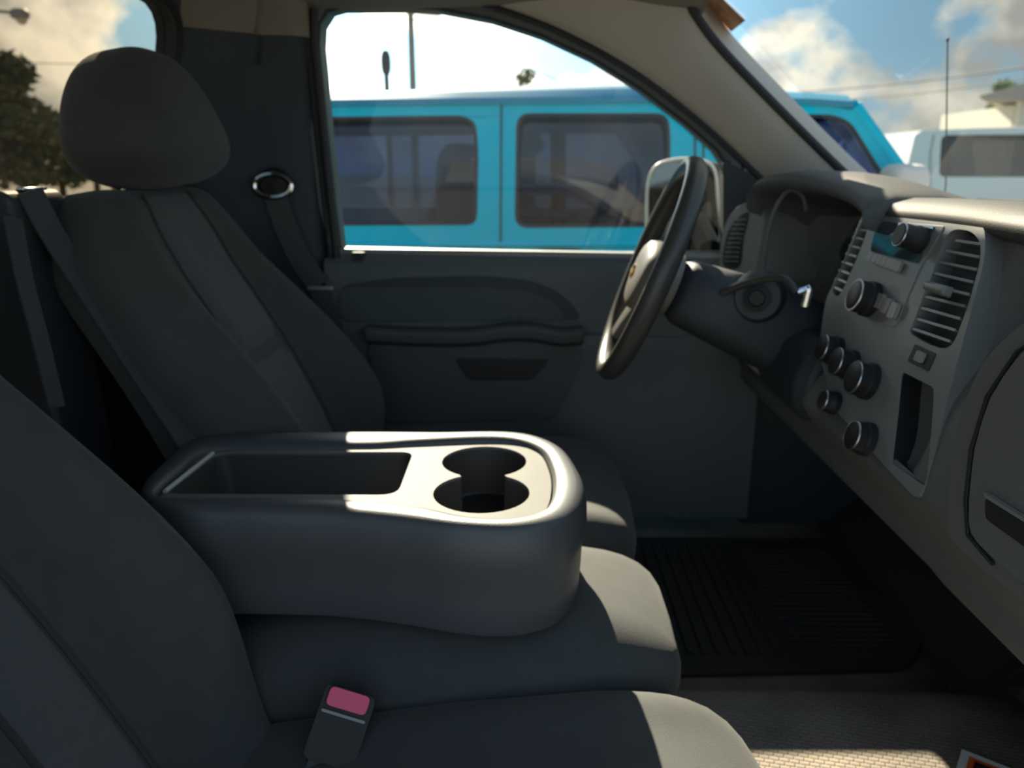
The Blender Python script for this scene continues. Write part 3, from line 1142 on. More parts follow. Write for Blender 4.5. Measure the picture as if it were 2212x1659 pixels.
# ---- instrument cluster: dark bezel, lens and dials
cl = [at_x(px, py, 0.545) for px, py in [(1650, 600), (1655, 470), (1690, 418), (1760, 425), (1850, 480), (1835, 560), (1790, 640), (1700, 640)]]
cl_o = [V((0.60, 0.215, 0.62)), V((0.60, 0.57, 0.62)), V((0.625, 0.57, 0.76)), V((0.625, 0.215, 0.76))]
obj('cluster_lens', plate(rounded(cl_o, 0.04), (), (0.02, 0, 0)), M['gloss_black'], dash, bevel=0.004)
for yy, rr_ in ((0.47, 0.052), (0.345, 0.052), (0.265, 0.026), (0.535, 0.022)):
    cpt = V((0.605, yy, 0.695))
    obj('gauge', lathe(cpt, (-1, 0, 0.18), [(rr_ * 0.92, 0.0), (rr_, 0.0), (rr_, 0.010), (rr_ * 0.92, 0.010)], 32), M['dash_dark'], dash)
# thin lighter arch moulding around the cluster
arch_px = [(1648, 600), (1654, 540), (1668, 470), (1690, 425), (1712, 410), (1735, 425), (1742, 455)]
arch = catmull([at_y(px, py, 0.52) for px, py in arch_px], 6, False)
obj('cluster_bezel', tube(arch, 0.004, 8), M['dash'], dash)

# ---- outboard vent pod left of the wheel
pod_px = [(1556, 560), (1562, 500), (1585, 455), (1615, 436), (1640, 440), (1652, 470), (1640, 540), (1622, 600), (1562, 590)]
PV, NV = V((0.40, 0.68, 0.70)), V((-0.86, -0.51, 0.25)).normalized()


def vp(px, py, o_=0.0):
    return on_plane(px, py, PV + NV * o_, NV)


pod = catmull([vp(*q) for q in pod_px], 5)
obj('vent_pod', plate(pod, (), (0.12, 0.0, -0.01)), M['stack'], dash, bevel=0.012, seg=4)
slot_px = [(1562, 572), (1568, 515), (1585, 480), (1606, 462), (1616, 464), (1605, 515), (1596, 575)]
slot = catmull([vp(*q, 0.0015) for q in slot_px], 5)
vent = obj('air_vent', plate(slot, (), (0.006, 0, 0)), M['black'], dash, label='outboard vent opening')
for k in range(10):
    t = k / 9
    a = vp(mix(1567, 1592, t ** 1.4), mix(566, 476, t), 0.003)
    c_ = vp(mix(1594, 1612, t ** 1.4), mix(566, 476, t), 0.003)
    obj('louver', loft([[p + V((0, 0, 0.0015)), p + V((-0.005, 0, 0.003)), p + V((-0.005, 0, 0.0005)), p + V((0.002, 0, -0.0015))] for p in (a, c_)]), M['stack'], vent)

# ---- centre stack face
st_px = [(1868, 462), (2128, 476), (2128, 560), (2090, 700), (2050, 850), (2012, 1000), (1985, 1085), (1905, 1000), (1800, 880), (1768, 760), (1782, 650), (1830, 550)]
st = rounded([stk(px, py) for px, py in st_px], [0.02, 0.03, 0.02, 0.02, 0.02, 0.02, 0.02, 0.02, 0.02, 0.02, 0.02, 0.02], 4)
# openings for the two vents
rv_px = [(2046, 508), (2085, 497), (2112, 515), (2118, 548), (2108, 600), (2080, 690), (2044, 752), (1970, 722), (1975, 690), (2010, 600)]
rv = catmull([stk(px, py) for px, py in rv_px], 5)
lv_px = [(1862, 468), (1882, 470), (1876, 490), (1850, 560), (1814, 636), (1798, 626), (1812, 590), (1838, 525)]
lv = catmull([stk(px, py) for px, py in lv_px], 5)
pk_px = [(1948, 802), (2018, 838), (2012, 930), (2000, 1052), (1926, 1000), (1938, 900)]
pkt = rounded([stk(px, py) for px, py in pk_px], 0.008, 4)
obj('centre_stack', plate(st, [rv, lv, pkt], -NS * 0.035), M['stack'], dash, bevel=0.005, seg=3)
obj('stack_pad', loft([[p + V((0, 0, -0.012)), p + V((-0.004, 0, 0.0)), p + V((0.006, 0, 0.012)), p + V((0.035, 0, 0.020)), p + V((0.10, 0, 0.017)), p + V((0.22, 0, -0.01)), p + V((0.1, 0, -0.06))]
                       for p in [V((0.500, y, 0.787 - 0.010 * abs(y / 0.3) ** 2)) for y in (0.172, 0.168, 0.15, 0.1, 0.05, 0.0, -0.05, -0.10, -0.14, -0.18, -0.25, -0.35, -0.5, -0.78)]]),
    M['dash_top'], dash, bevel=0.006, sharp=70)


def vent_in(name, lp, x0px, n_, rows_, label_):
    v = obj(name, plate([p - NS * 0.030 for p in lp], (), -NS * 0.004), M['black'], dash, label=label_)
    for (ax_, ay_), (bx_, by_) in rows_:
        a, c_ = stk(ax_, ay_, -0.004), stk(bx_, by_, -0.004)
        obj('louver', loft([[p + US * 0.002, p + US * 0.0035 + NS * 0.002, p + US * 0.0005 + NS * 0.003, p - US * 0.001 - NS * 0.010, p + US * 0.0005 - NS * 0.016] for p in (a, c_)]), M['stack'], v)
    return v


rows_ = [((2066, 524), (2120, 532)), ((2046, 546), (2118, 560)), ((2030, 570), (2112, 587)), ((2018, 594), (2104, 614)), ((2008, 619), (2096, 641)),
         ((1998, 644), (2086, 666)), ((1988, 668), (2076, 693)), ((1980, 692), (2066, 718)), ((1974, 714), (2054, 742))]
v = vent_in('air_vent', rv, 0, 0, rows_, 'right centre vent with slanted louvers')
kp = stk(2038, 627, 0.006)
obj('vent_tab', loft([[p + NS * a + US * b_ for a, b_ in ((0.0, 0.006), (0.012, 0.005), (0.014, 0.0), (0.012, -0.005), (0.0, -0.007))] for p in (kp + YS * 0.024, kp - YS * 0.022)]), M['stack'], v, bevel=0.003)
rows_ = []
for k in range(9):
    t = k / 8
    rows_.append(((mix(1858, 1800, t), mix(480, 622, t)), (mix(1882, 1822, t), mix(484, 632, t))))
v = vent_in('air_vent', lv, 0, 0, rows_, 'left centre vent beside the instrument cluster')

# ---- radio
rad = [stk(px, py, 0.0015) for px, py in [(1882, 474), (2040, 488), (1986, 580), (1932, 708), (1822, 660), (1858, 545)]]
radio = obj('radio', plate(rounded(rad, 0.004, 3), (), -NS * 0.006), M['stack'], dash, bevel=0.001, seg=2)
dis = [stk(px, py, 0.004) for px, py in [(1906, 478), (2018, 488), (1980, 568), (1880, 542), (1888, 505)]]
obj('display', plate(rounded(dis, 0.006, 4), (), -NS * 0.004), M['lcd'], radio, label='glossy dark display')


def knob(c_, r_, h_, par, lab=None, mat='black', ring=True, name='knob'):
    k_ = obj(name, lathe(c_, NS, [(r_ * 1.02, 0), (r_ * 1.02, h_ * 0.35), (r_ * 0.93, h_ * 0.45), (r_ * 0.90, h_), (r_ * 0.80, h_ * 1.06), (0, h_ * 1.06)], 32), M[mat], par, label=lab)
    if ring:
        uu, ww = frame_axes(NS)
        obj('knob_ring', tube([c_ + NS * h_ * 0.98 + (uu * math.cos(2 * math.pi * q / 28) + ww * math.sin(2 * math.pi * q / 28)) * r_ * 0.88 for q in range(28)], 0.0014, 6, True), M['ring'], k_ if par is dash else par)
    return k_


knob(stk(1992, 520, 0.003), 0.0165, 0.030, radio, 'upper tuning knob')
knob(stk(1884, 648, 0.003), 0.024, 0.026, radio, 'large volume knob with a bright rim')
# preset buttons along the lower edge of the display
for k in range(7):
    a = stk(mix(1884, 1944, k / 6), mix(555, 577, k / 6), 0.003)
    obj('preset_button', plate(quad(a, YS, US, 0.0135, 0.013, 0.002, 3), (), -NS * 0.003 + NS * 0.007), M['button'], radio)
for k in range(3):
    a = stk(mix(1906, 1936, k / 2), mix(652, 672, k / 2), 0.003)
    obj('function_button', plate(quad(a, YS, US, 0.016, 0.020, 0.002, 3), (), NS * 0.006), M['button'], radio)
# ---- climate and other knobs
for px, py, r_, lab in ((1808, 760, 0.021, 'left climate knob'), (1840, 790, 0.021, 'middle climate knob'), (1880, 825, 0.024, 'right climate knob')):
    knob(stk(px, py, 0.001), r_, 0.024, dash, lab)
knob(stk(1806, 872, 0.001), 0.016, 0.020, dash, 'small switch knob under the climate row')
knob(stk(1876, 950, 0.001), 0.021, 0.022, dash, 'four wheel drive selector knob')
# small switch under the right vent
obj('switch_panel', plate(quad(stk(1990, 772, 0.001), YS, US, 0.050, 0.022, 0.003), (), -NS * 0.003), M['black'], dash, bevel=0.001)
obj('rocker_switch', plate(quad(stk(1984, 770, 0.004), YS, US, 0.018, 0.012, 0.002), (), -NS * 0.004), M['button'], dash)
# tall open pocket at the bottom of the stack
pc = sum(pkt, V((0, 0, 0))) / len(pkt)
obj('stack_pocket', plate([p - NS * 0.030 for p in pkt], (), -NS * 0.004), M['black'], dash)
ctr = sum(pkt, V((0, 0, 0))) / len(pkt)
obj('pocket_liner', loft([[ctr + (p - ctr) * 0.985 - NS * k for p in pkt] for k in (0.001, 0.030)], True, False), M['black'], dash)
e0, e1 = stk(1930, 994, -0.004), stk(1990, 1046, -0.004)
obj('pocket_lip', tube([e0, e1], 0.003, 8), M['dash'], dash)
e0, e1 = stk(1942, 984, -0.020), stk(1994, 1022, -0.020)
obj('pocket_lip', tube([e0, e1], 0.002, 8), M['dash'], dash)

# ---- passenger side: glove box surround, lid and latch recess
GX = 0.418
PG = V((GX, 0, 0.50))
NG = V((-1, 0, 0.06)).normalized()


def glv(px, py, o_=0.0):
    return on_plane(px, py, PG + NG * o_, NG)


sur_px = [(2400, 640), (2260, 672), (2190, 715), (2120, 790), (2075, 900), (2054, 1010), (2048, 1110), (2055, 1165), (2130, 1235), (2290, 1362), (2500, 1540), (2700, 1500), (2700, 640)]
sur = catmull([glv(px, py) for px, py in sur_px], 5)
obj('glove_box_surround', plate(sur, (), (0.10, 0, 0)), M['dash'], dash, bevel=0.014, seg=4)
lid_px = [(2400, 700), (2270, 722), (2205, 765), (2140, 860), (2106, 970), (2094, 1080), (2098, 1150), (2150, 1210), (2300, 1330), (2480, 1470), (2640, 1450), (2640, 700)]
lid = catmull([glv(px, py, 0.006) for px, py in lid_px], 5)
gl_ = obj('glove_box_lid', plate(lid, (), (0.02, 0, 0)), M['dash'], dash, bevel=0.004, seg=3)
obj('lid_gap', tube([glv(px, py, 0.002) for px, py in [(2390, 690), (2265, 712), (2198, 758), (2133, 856), (2098, 970), (2086, 1084), (2091, 1156), (2145, 1218)]], 0.0022, 8), M['seal'], dash, label='dark seam around the glove box lid')
lat = [glv(px, py, 0.0085) for px, py in [(2128, 1072), (2225, 1135), (2360, 1235), (2360, 1300), (2225, 1190), (2128, 1120)]]
obj('latch_recess', plate(rounded(lat, 0.006, 3), (), (0.004, 0, 0)), M['black'], gl_, label='dark latch recess')
lh = [glv(px, py, 0.012) for px, py in [(2124, 1064), (2225, 1128), (2360, 1226), (2360, 1234), (2225, 1136), (2126, 1074)]]
obj('latch_handle', plate(lh, (), (0.005, 0, 0)), M['stack'], gl_)

# ---- knee panel seam on the lower passenger side
a, b_ = glv(2122, 1196, 0.0), V((0.478, -0.27, 0.40))

# ================================================================== steering column and wheel
WT, WB = at_y(1508, 338, 0.405), at_y(1302, 812, 0.405)
WC = (WT + WB) / 2
wr = (WT - WB).length / 2 - 0.016
wu = (WT - WB).normalized()                    # up in the wheel plane
wn = V((-wu.z, 0.065, wu.x)).normalized()
wy = wn.cross(wu) * -1
if wy.y < 0:
    wy = -wy
#                       # towards the driver
wh = thing('steering_wheel', 'dark steering wheel with pale spokes seen nearly edge-on', 'steering wheel', WC)
rim = [WC + (wy * math.cos(2 * math.pi * k / 64) + wu * math.sin(2 * math.pi * k / 64)) * wr for k in range(64)]
rings = []
for k, p in enumerate(rim):
    rad_ = (p - WC).normalized()
    rings.append([p + rad_ * (0.0155 * math.cos(a)) + wn * (0.0185 * math.sin(a)) for a in [2 * math.pi * j / 16 for j in range(16)]])
rings.append(rings[0])
obj('rim', loft(rings, True, False), M['leather'], wh)
# airbag hub: rounded shield standing proud of the spokes
hub = []
for k in range(40):
    a = 2 * math.pi * k / 40
    rr_ = 0.085 * (1 + 0.12 * math.cos(2 * a))
    hub.append((math.cos(a) * rr_ * 1.05, math.sin(a) * rr_ * 0.86))
rings = [[WC - wn * 0.045 + wy * x * 0.9 + wu * (z - 0.01) * 0.9 for x, z in hub], [WC - wn * 0.02 + wy * x + wu * (z - 0.01) for x, z in hub], [WC + wn * 0.000 + wy * x + wu * (z - 0.01) for x, z in hub],
         [WC + wn * 0.014 + wy * x * 0.93 + wu * (z * 0.93 - 0.01) for x, z in hub], [WC + wn * 0.020 + wy * x * 0.78 + wu * (z * 0.78 - 0.01) for x, z in hub], [WC + wn * 0.024 + wy * x * 0.4 + wu * (z * 0.4 - 0.01) for x, z in hub]]
obj('airbag_cover', loft(rings), M['wheel_silver'], wh, sharp=60)
# spokes: two upper side spokes and two lower ones
for ang in (8, 172, -52, -128):
    a = R(ang)
    dr = wy * math.cos(a) + wu * math.sin(a)
    tg = wy * -math.sin(a) + wu * math.cos(a)
    rings = []
    for q, w_ in ((0.05, 0.030), (0.09, 0.024), (0.13, 0.018), (wr, 0.016)):
        c_ = WC + dr * q - wn * mix(0.012, 0.002, q / wr)
        rings.append([c_ + tg * w_ + wn * 0.004, c_ + wn * 0.010, c_ - tg * w_ + wn * 0.004, c_ - tg * w_ - wn * 0.008, c_ + tg * w_ - wn * 0.008])
    obj('spoke', loft(rings), M['wheel_silver'], wh, bevel=0.003)
# gold cross-shaped badge on the hub
bow = [(-0.022, -0.004), (-0.007, -0.004), (-0.009, -0.011), (0.009, -0.011), (0.007, -0.004), (0.022, -0.004), (0.019, 0.004), (0.006, 0.004), (0.008, 0.011), (-0.008, 0.011), (-0.006, 0.004), (-0.019, 0.004)]
obj('badge', plate([WC + wn * 0.028 + wy * x + wu * (z - 0.01) for x, z in bow], (), -wn * 0.006), M['gold'], wh, label='small gold badge')

col = thing('steering_column', 'dark steering column shroud between the wheel and the instrument cluster', 'steering column', WC - wn * 0.15)
ca = -wn
cpth = [WC - wn * 0.050, WC - wn * 0.07, WC - wn * 0.16, WC - wn * 0.24, WC - wn * 0.34]
rings = []
for p, w_, h_ in zip(cpth, (0.045, 0.062, 0.068, 0.068, 0.06), (0.045, 0.058, 0.068, 0.075, 0.07)):
    rings.append([p + wy * w_ * math.copysign(abs(math.cos(a)) ** 0.7, math.cos(a)) + wu * (h_ * math.copysign(abs(math.sin(a)) ** 0.7, math.sin(a)) - 0.012) for a in [2 * math.pi * j / 28 for j in range(28)]])
obj('shroud', loft(rings), M['dash_dark'], col, sharp=60)
ic = at_y(1628, 648, 0.315)
obj('ignition_housing', lathe(ic + V((0.02, 0.04, 0)), V((-0.35, -1, 0.1)), [(0.0, 0.0), (0.045, 0.0), (0.043, 0.03), (0.036, 0.042), (0.0, 0.042)]), M['dash_dark'], col)
obj('ignition_lock', lathe(ic + V((0.005, 0.0, 0.003)), V((-0.35, -1, 0.1)), [(0.0, 0.0), (0.022, 0.0), (0.022, 0.008), (0.014, 0.010), (0.012, 0.004), (0.0, 0.004)]), M['black'], col)
# turn signal stalk on the far side, bright tip
s0 = WC - wn * 0.10 + wy * 0.06
s1 = at_y(1530, 352, 0.56)
# gear selector lever with a bright curved tip
g0 = WC - wn * 0.11 - wy * 0.05
g1, g2, g3, g4 = at_y(1690, 600, 0.27), at_y(1722, 632, 0.25), at_y(1746, 630, 0.25), at_y(1738, 662, 0.25)
lev = thing('gear_lever', 'column gear lever with a bright tip right of the steering wheel', 'gear lever', g0)
obj('lever_arm', tube(catmull([g0, g0.lerp(g1, 0.5) + V((0, 0, 0.008)), g1, g2], 6, False), 0.0065, 10), M['leather'], lev)
obj('lever_tip', tube(catmull([g2, g3 + V((0, 0, 0.004)), g3, g4], 6, False), [0.006] * 6 + [0.007] * 13, 10), M['chrome'], lev)

# knee bolster under the column, part of the dash
kb = []
for y in (0.20, 0.22, 0.30, 0.40, 0.50, 0.58, 0.60):
    e_ = 0.0 if 0.21 < y < 0.59 else 0.02
    kb.append([(0.455 + e_, y, 0.585), (0.425 + e_, y, 0.565), (0.410 + e_, y, 0.52), (0.412 + e_, y, 0.485), (0.43 + e_, y, 0.46), (0.50, y, 0.45), (0.50, y, 0.58)])
obj('knee_bolster', loft(kb), M['dash_dark'], dash, bevel=0.006)

# pedals, faint in the dark
for yy, w_, nm, lab in ((0.46, 0.11, 'brake_pedal', 'wide black brake pedal left of the accelerator in the dark footwell'), (0.29, 0.055, 'accelerator_pedal', 'slim black accelerator pedal right of the brake in the dark footwell')):
    pd = thing(nm, lab, 'pedal', (0.76, yy, 0.12))
    obj('pedal_pad', box((0.755, yy, 0.16), (0.018, w_, 0.075 if w_ > 0.1 else 0.13), 0, R(-20)), M['rubber'], pd, bevel=0.006)
    obj('pedal_arm', tube([(0.765, yy, 0.18), (0.80, yy, 0.27), (0.86, yy, 0.40)], 0.010, 8), M['black'], pd)

# ================================================================== floor mat
mat_px = [(1470, 1462), (1600, 1456), (1720, 1452), (1900, 1440), (1985, 1425), (2040, 1380), (2000, 1300), (1900, 1235), (1420, 1235), (1450, 1330)]
ml = rounded([at_z(px, py, 0.012) for px, py in mat_px], 0.02, 4)
fm = thing('floor_mat', "black ribbed rubber mat on the driver's floor", 'floor mat', (0.45, 0.35, 0.0))
MA = [V((0.20, 0.185, 0.012)), V((0.66, 0.215, 0.012)), V((0.74, 0.32, 0.012)), V((0.74, 0.70, 0.012)), V((0.20, 0.70, 0.012))]
obj('mat_sheet', plate(rounded(MA, 0.04, 5), (), (0, 0, -0.011)), M['rubber'], fm, bevel=0.004)
rb = []
# long ribs running away from the camera, then close cross ribs
for k in range(9):
    x = 0.235 + 0.026 * k
    rb.append(loft([[(x - 0.007, y, 0.011), (x - 0.004, y, 0.019), (x + 0.004, y, 0.019), (x + 0.007, y, 0.011)] for y in (0.245, 0.66)]))
obj('long_rib', join(*rb), M['rubber'], fm)
rb = []
for k in range(24):
    y = 0.245 + 0.017 * k
    rb.append(loft([[(x, y - 0.0045, 0.011), (x, y - 0.003, 0.016), (x, y + 0.003, 0.016), (x, y + 0.0045, 0.011)] for x in (0.475, 0.67)]))
obj('cross_rib', join(*rb), M['rubber'], fm)

# ================================================================== card on the floor
kc = at_z(2078, 1618, 0.090)
ca_ = at_z(2300, 1705, 0.090)
dx_ = (ca_ - kc)
dx_.z = 0
dx_.normalize()
dy_ = V((dx_.y, -dx_.x, 0))
if dy_.y > 0:
    dy_ = -dy_
bk_ = thing('warning_card', 'white card with an orange border lying on the floor at the lower right corner', 'card', kc + V((0, 0, -0.01)))


def crd(a, b__, z):
    return kc + dx_ * a + dy_ * b__ + V((0, 0, z))


for nm, i0, z, m_ in (('card_sheet', 0.0, 0.0, 'paper'), ('orange_border', 0.010, 0.0008, 'orange'), ('dark_panel', 0.017, 0.0016, 'dark_print')):
    lp = [crd(i0, i0, z), crd(0.21 - i0, i0, z), crd(0.21 - i0, 0.15 - i0, z), crd(i0, 0.15 - i0, z)]
    obj(nm, plate(lp, (), (0, 0, -0.010 if nm == 'card_sheet' else -0.0012)), M[m_], bk_, smooth=False)

# sticker inside the windshield, hanging below the header
sa, sb, sc_, sd = at_y(1498, -8, 0.60), at_y(1548, -14, 0.58), at_y(1610, 42, 0.58), at_y(1578, 62, 0.60)
pn = [sa, sb, sc_, sd]


def on_shield(px, py):
    """the windshield's own surface, found by stepping along the ray"""
    r_ = ray(px, py)
    best, bd = None, 9
    for k in range(400):
        p = CAM + r_ * ((1.0 + k * 0.0025) / r_.y)
        u = max(-1, min(1, p.y / 0.72))
        topx, botx = 0.335 + 0.05 * (1 - u * u), 0.80 + 0.12 * (1 - u * u)
        t_ = (1.185 - p.z) / 0.43
        d_ = abs(p.x - mix(topx, botx, t_))
        if d_ < bd:
            best, bd = p, d_
    return best


pn = [on_shield(*q) for q in ((1500, -10), (1560, -12), (1614, 40), (1584, 64))]
ofs = V((-0.004, 0, -0.004))
o = obj('windshield_sticker', plate([p + ofs for p in pn], (), V((0.001, 0, 0.001))), M['sticker'], smooth=False)
tag(o, 'faded tan and orange sticker at the top corner of the windshield', 'sticker')

# ================================================================== outside
GZ = -0.68
gr = struct(obj('ground', ([(-160, -60, GZ), (160, -60, GZ), (160, 260, GZ), (-160, 260, GZ)], [(0, 1, 2, 3)]), M['ground'], smooth=False))

# the truck's own door mirror on the driver's door
mc = at_y(1455, 425, 1.02)
om = thing('side_mirror', "truck's side mirror with a pale rim outside the driver's window", 'mirror', mc)
mo = [(1398, 470), (1400, 400), (1415, 362), (1450, 346), (1500, 344), (1540, 360), (1550, 420), (1548, 545), (1440, 560), (1402, 530)]
lp = catmull([at_y(px, py, 1.02) for px, py in mo], 5)
c_ = sum(lp, V((0, 0, 0))) / len(lp)
rings = [[p for p in lp], [p + V((0.01, 0.02, 0)) + (c_ - p) * -0.02 for p in lp], [c_ + (p - c_) * 0.94 + V((0.06, 0.07, 0)) for p in lp], [c_ + (p - c_) * 0.7 + V((0.09, 0.10, 0)) for p in lp]]
obj('mirror_shell', loft(rings), M['black'], om, sharp=70)
obj('mirror_rim', tube([p + V((-0.001, -0.001, 0)) for p in lp], 0.0045, 8, True), M['white_paint'], om, label='pale rim')
obj('mirror_plate', plate([c_ + (p - c_) * 0.95 + V((0, -0.002, 0)) for p in lp], (), (0, 0.002, 0)), M['mirror'], om)
obj('mirror_arm', tube([c_ + V((0.05, 0.03, -0.04)), V((0.42, 0.88, 0.66))], 0.028, 10), M['black'], om)

# ---- turquoise four-door off-roader next to the truck
JA = R(-3.0)
JD = V((math.cos(JA), math.sin(JA), 0))
JN = V((-math.sin(JA), math.cos(JA), 0))       # away from the camera
JP = V((0, 2.18, 0))
jeep = thing('off_road_car', 'turquoise boxy off-roader with dark windows parked beside the truck', 'car', (0.3, 3.0, GZ))


def jp(px, py, o_=0.0):
    return on_plane(px, py, JP + JN * o_, JN)


def jloop(pxs, rad_, o_=0.0, n_=5):
    return rounded([jp(a, b__, o_) for a, b__ in pxs], rad_, n_)


side_px = [(300, 236), (715, 226), (1090, 222), (1440, 221), (1700, 224), (1800, 228), (1850, 240), (1888, 300), (1992, 440), (2010, 620), (300, 600)]
wa = [(420, 258), (1000, 252), (1026, 266), (1031, 330), (1028, 484), (420, 486)]
wb = [(1118, 247), (1442, 247), (1446, 300), (1442, 488), (1114, 490)]
wc_ = [(1560, 248), (1800, 250), (1836, 265), (1922, 402), (1922, 490), (1560, 490)]
holes = [jloop(wa, 0.04), jloop(wb, 0.05), jloop(wc_, 0.05)]
obj('car_side', plate([jp(*p) for p in side_px], holes, JN * 0.05), M['teal'], jeep, bevel=0.008)
for h_, nm in zip(holes, ('a', 'b', 'c')):
    zb_ = min(p.z for p in h_)
    obj('side_window', plate([p + JN * (0.012 + 0.13 * (p.z - zb_)) for p in h_], (), JN * 0.004), M['glass_jeep'], jeep, smooth=False)
    obj('window_gasket', tube([p + JN * 0.008 for p in h_], 0.010, 8, True), M['seal'], jeep)
# hard top with rolled edge
hl_, hr_ = jp(280, 205), jp(1846, 207)
W_ = 1.58
prof = []
for px, pyt, pyg in ((280, 212, 238), (480, 206, 232), (705, 200, 228), (1000, 190, 224), (1400, 182, 221), (1640, 194, 223), (1760, 199, 226), (1840, 206, 232)):
    g = jp(px, pyg)
    zt_ = jp(px, pyt, 0.08).z
    ring = [g + JN * -0.012 + V((0, 0, -0.002)), g + JN * -0.014 + V((0, 0, 0.02)), V((g.x, g.y, 0)) + JN * 0.02 + V((0, 0, zt_ - 0.022)), V((g.x, g.y, 0)) + JN * 0.05 + V((0, 0, zt_ - 0.004)), V((g.x, g.y, 0)) + JN * 0.22 + V((0, 0, zt_ - 0.002)),
            V((g.x, g.y, 0)) + JN * (W_ / 2) + V((0, 0, zt_)), V((g.x, g.y, 0)) + JN * (W_ - 0.1) + V((0, 0, zt_)), V((g.x, g.y, 0)) + JN * W_ + V((0, 0, g.z)), V((g.x, g.y, 0)) + JN * (W_ / 2) + V((0, 0, g.z + 0.02))]
    prof.append(ring)
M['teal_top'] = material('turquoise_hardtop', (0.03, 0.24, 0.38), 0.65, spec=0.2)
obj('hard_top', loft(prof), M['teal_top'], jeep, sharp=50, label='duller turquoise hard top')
# door shut lines and pillar grooves
for px in (1083, 1502, 1520):
    obj('shut_line', tube([jp(px, 226, -0.001), jp(px - 2, 600, -0.001)], 0.004, 6), M['seal'], jeep)
obj('belt_ridge', tube([jp(300, 528, -0.002), jp(1000, 528, -0.002), jp(1560, 528, -0.002), jp(1960, 528, -0.002)], 0.010, 8), M['teal'], jeep)
# front: windshield frame, glass, cowl and hood
fl_t, fl_b = jp(1846, 232), jp(1996, 440)
fr_ = lambda p, k: V(p) + JN * k
obj('windshield_glass', plate([fr_(fl_t, 0.06), fr_(fl_b, 0.06), fr_(fl_b, W_ - 0.06), fr_(fl_t, W_ - 0.06)], (), V((0.004, 0, 0.002))), M['glass_jeep'], jeep, smooth=False)
for k in (0.03, W_ - 0.03):
    obj('windshield_post', tube([fr_(fl_t, k), fr_(fl_b, k)], 0.035, 10), M['teal'], jeep)
obj('windshield_header', tube([fr_(fl_t, 0.02), fr_(fl_t, W_ - 0.02)], 0.03, 10), M['teal'], jeep)
hb = V((fl_b.x, fl_b.y, 0.0))
zb = fl_b.z - 0.02
obj('hood', loft([[hb + JD * d_ + JN * k + V((0, 0, z)) for k, z in ((0.10, zb - 0.45), (0.10, zb - 0.05), (0.16, zb - 0.005 - d_ * 0.05), (W_ / 2, zb + 0.02 - d_ * 0.05), (W_ - 0.16, zb - 0.005 - d_ * 0.05), (W_ - 0.10, zb - 0.05), (W_ - 0.1, zb - 0.45))] for d_ in (0.0, 0.6, 1.1, 1.2)]), M['teal'], jeep, sharp=50)
# lower body, far side, tailgate
lb = jp(300, 600)
rb_ = jp(2010, 620)
L_ = (rb_ - lb).dot(JD)
mid_ = lb + JD * (L_ / 2) + JN * (W_ / 2)
zl = min(lb.z, rb_.z)
obj('lower_body', box(V((mid_.x, mid_.y, (zl + GZ + 0.42) / 2)), (L_, W_, zl - GZ - 0.42 + 0.1), JA), M['teal'], jeep, bevel=0.03)
obj('far_side', plate([jp(*p) + JN * (W_ - 0.04) for p in side_px], [[p + JN * (W_ - 0.04) for p in h_] for h_ in holes], JN * 0.04), M['teal'], jeep)
for h_ in holes:
    obj('side_window', plate([p + JN * (W_ - 0.02) for p in h_], (), JN * 0.004), M['glass_far'], jeep, smooth=False)
tg_ = jp(300, 236)
obj('tailgate', plate([fr_(tg_, 0.0), fr_(lb, 0), fr_(lb, W_), fr_(tg_, W_)], (), JD * 0.04), M['teal'], jeep)
for d_, k in ((0.55, 0.0), (L_ + 0.45, 0.0), (0.55, W_ - 0.2), (L_ + 0.45, W_ - 0.2)):
    c_ = lb + JD * d_ + JN * (k + 0.1)
    c_ = V((c_.x, c_.y, GZ + 0.40))
    obj('wheel', lathe(c_ - JN * 0.12, JN, [(0.18, 0.02), (0.25, 0.0), (0.37, 0.01), (0.40, 0.05), (0.40, 0.19), (0.37, 0.23), (0.2, 0.22)], 32), M['tire'], jeep)
# interior: cloth seats, padded sport bars, dashboard
for px, o_, w_ in ((985, 0.35, 0.42), (985, 1.0, 0.42)):
    a = jp(px, 470, 0.3)
    c_ = V((a.x, a.y, 0)) + JN * (o_ - 0.15)
    obj('seat_back', superell(c_ + V((0, 0, 0.66)), (0.11, w_ / 2, 0.30), 0.5, 0.5, 16, 24), M['tan'], jeep)
for px, o_ in ((1600, 0.35), (1600, 1.0)):
    a = jp(px, 470, 0.3)
    c_ = V((a.x, a.y, 0)) + JN * (o_ - 0.15)
    obj('seat_back', superell(c_ + V((0, 0, 0.62)), (0.11, 0.22, 0.33), 0.5, 0.5, 16, 24), M['black'], jeep)
    obj('seat_headrest', superell(c_ + V((-0.02, 0, 1.00)), (0.06, 0.13, 0.09), 0.6, 0.6, 14, 20), M['black'], jeep)
bars = [[jp(1335, 268, 0.25), jp(1378, 340, 0.25), jp(1412, 420, 0.25), jp(1440, 520, 0.25)], [jp(1130, 408, 0.5), jp(1220, 412, 0.5), jp(1290, 440, 0.5), jp(1350, 480, 0.5)],
        [jp(1120, 460, 0.45), jp(1260, 462, 0.45), jp(1400, 448, 0.45)]]
for b__, r_ in zip(bars, (0.028, 0.024, 0.016)):
    obj('sport_bar', tube(catmull(b__, 5, False), r_, 10), M['grey_bar'], jeep)
obj('sport_bar', tube([jp(1205, 240, 0.8), jp(1206, 500, 0.8)], 0.04, 10), M['black'], jeep)
a = jp(1885, 430, 0.2)
obj('car_dash', box(V((a.x, a.y, 0)) + JN * (W_ / 2 - 0.2) + V((0, 0, 0.62)), (0.3, W_ - 0.2, 0.2), JA), M['black'], jeep, bevel=0.04)
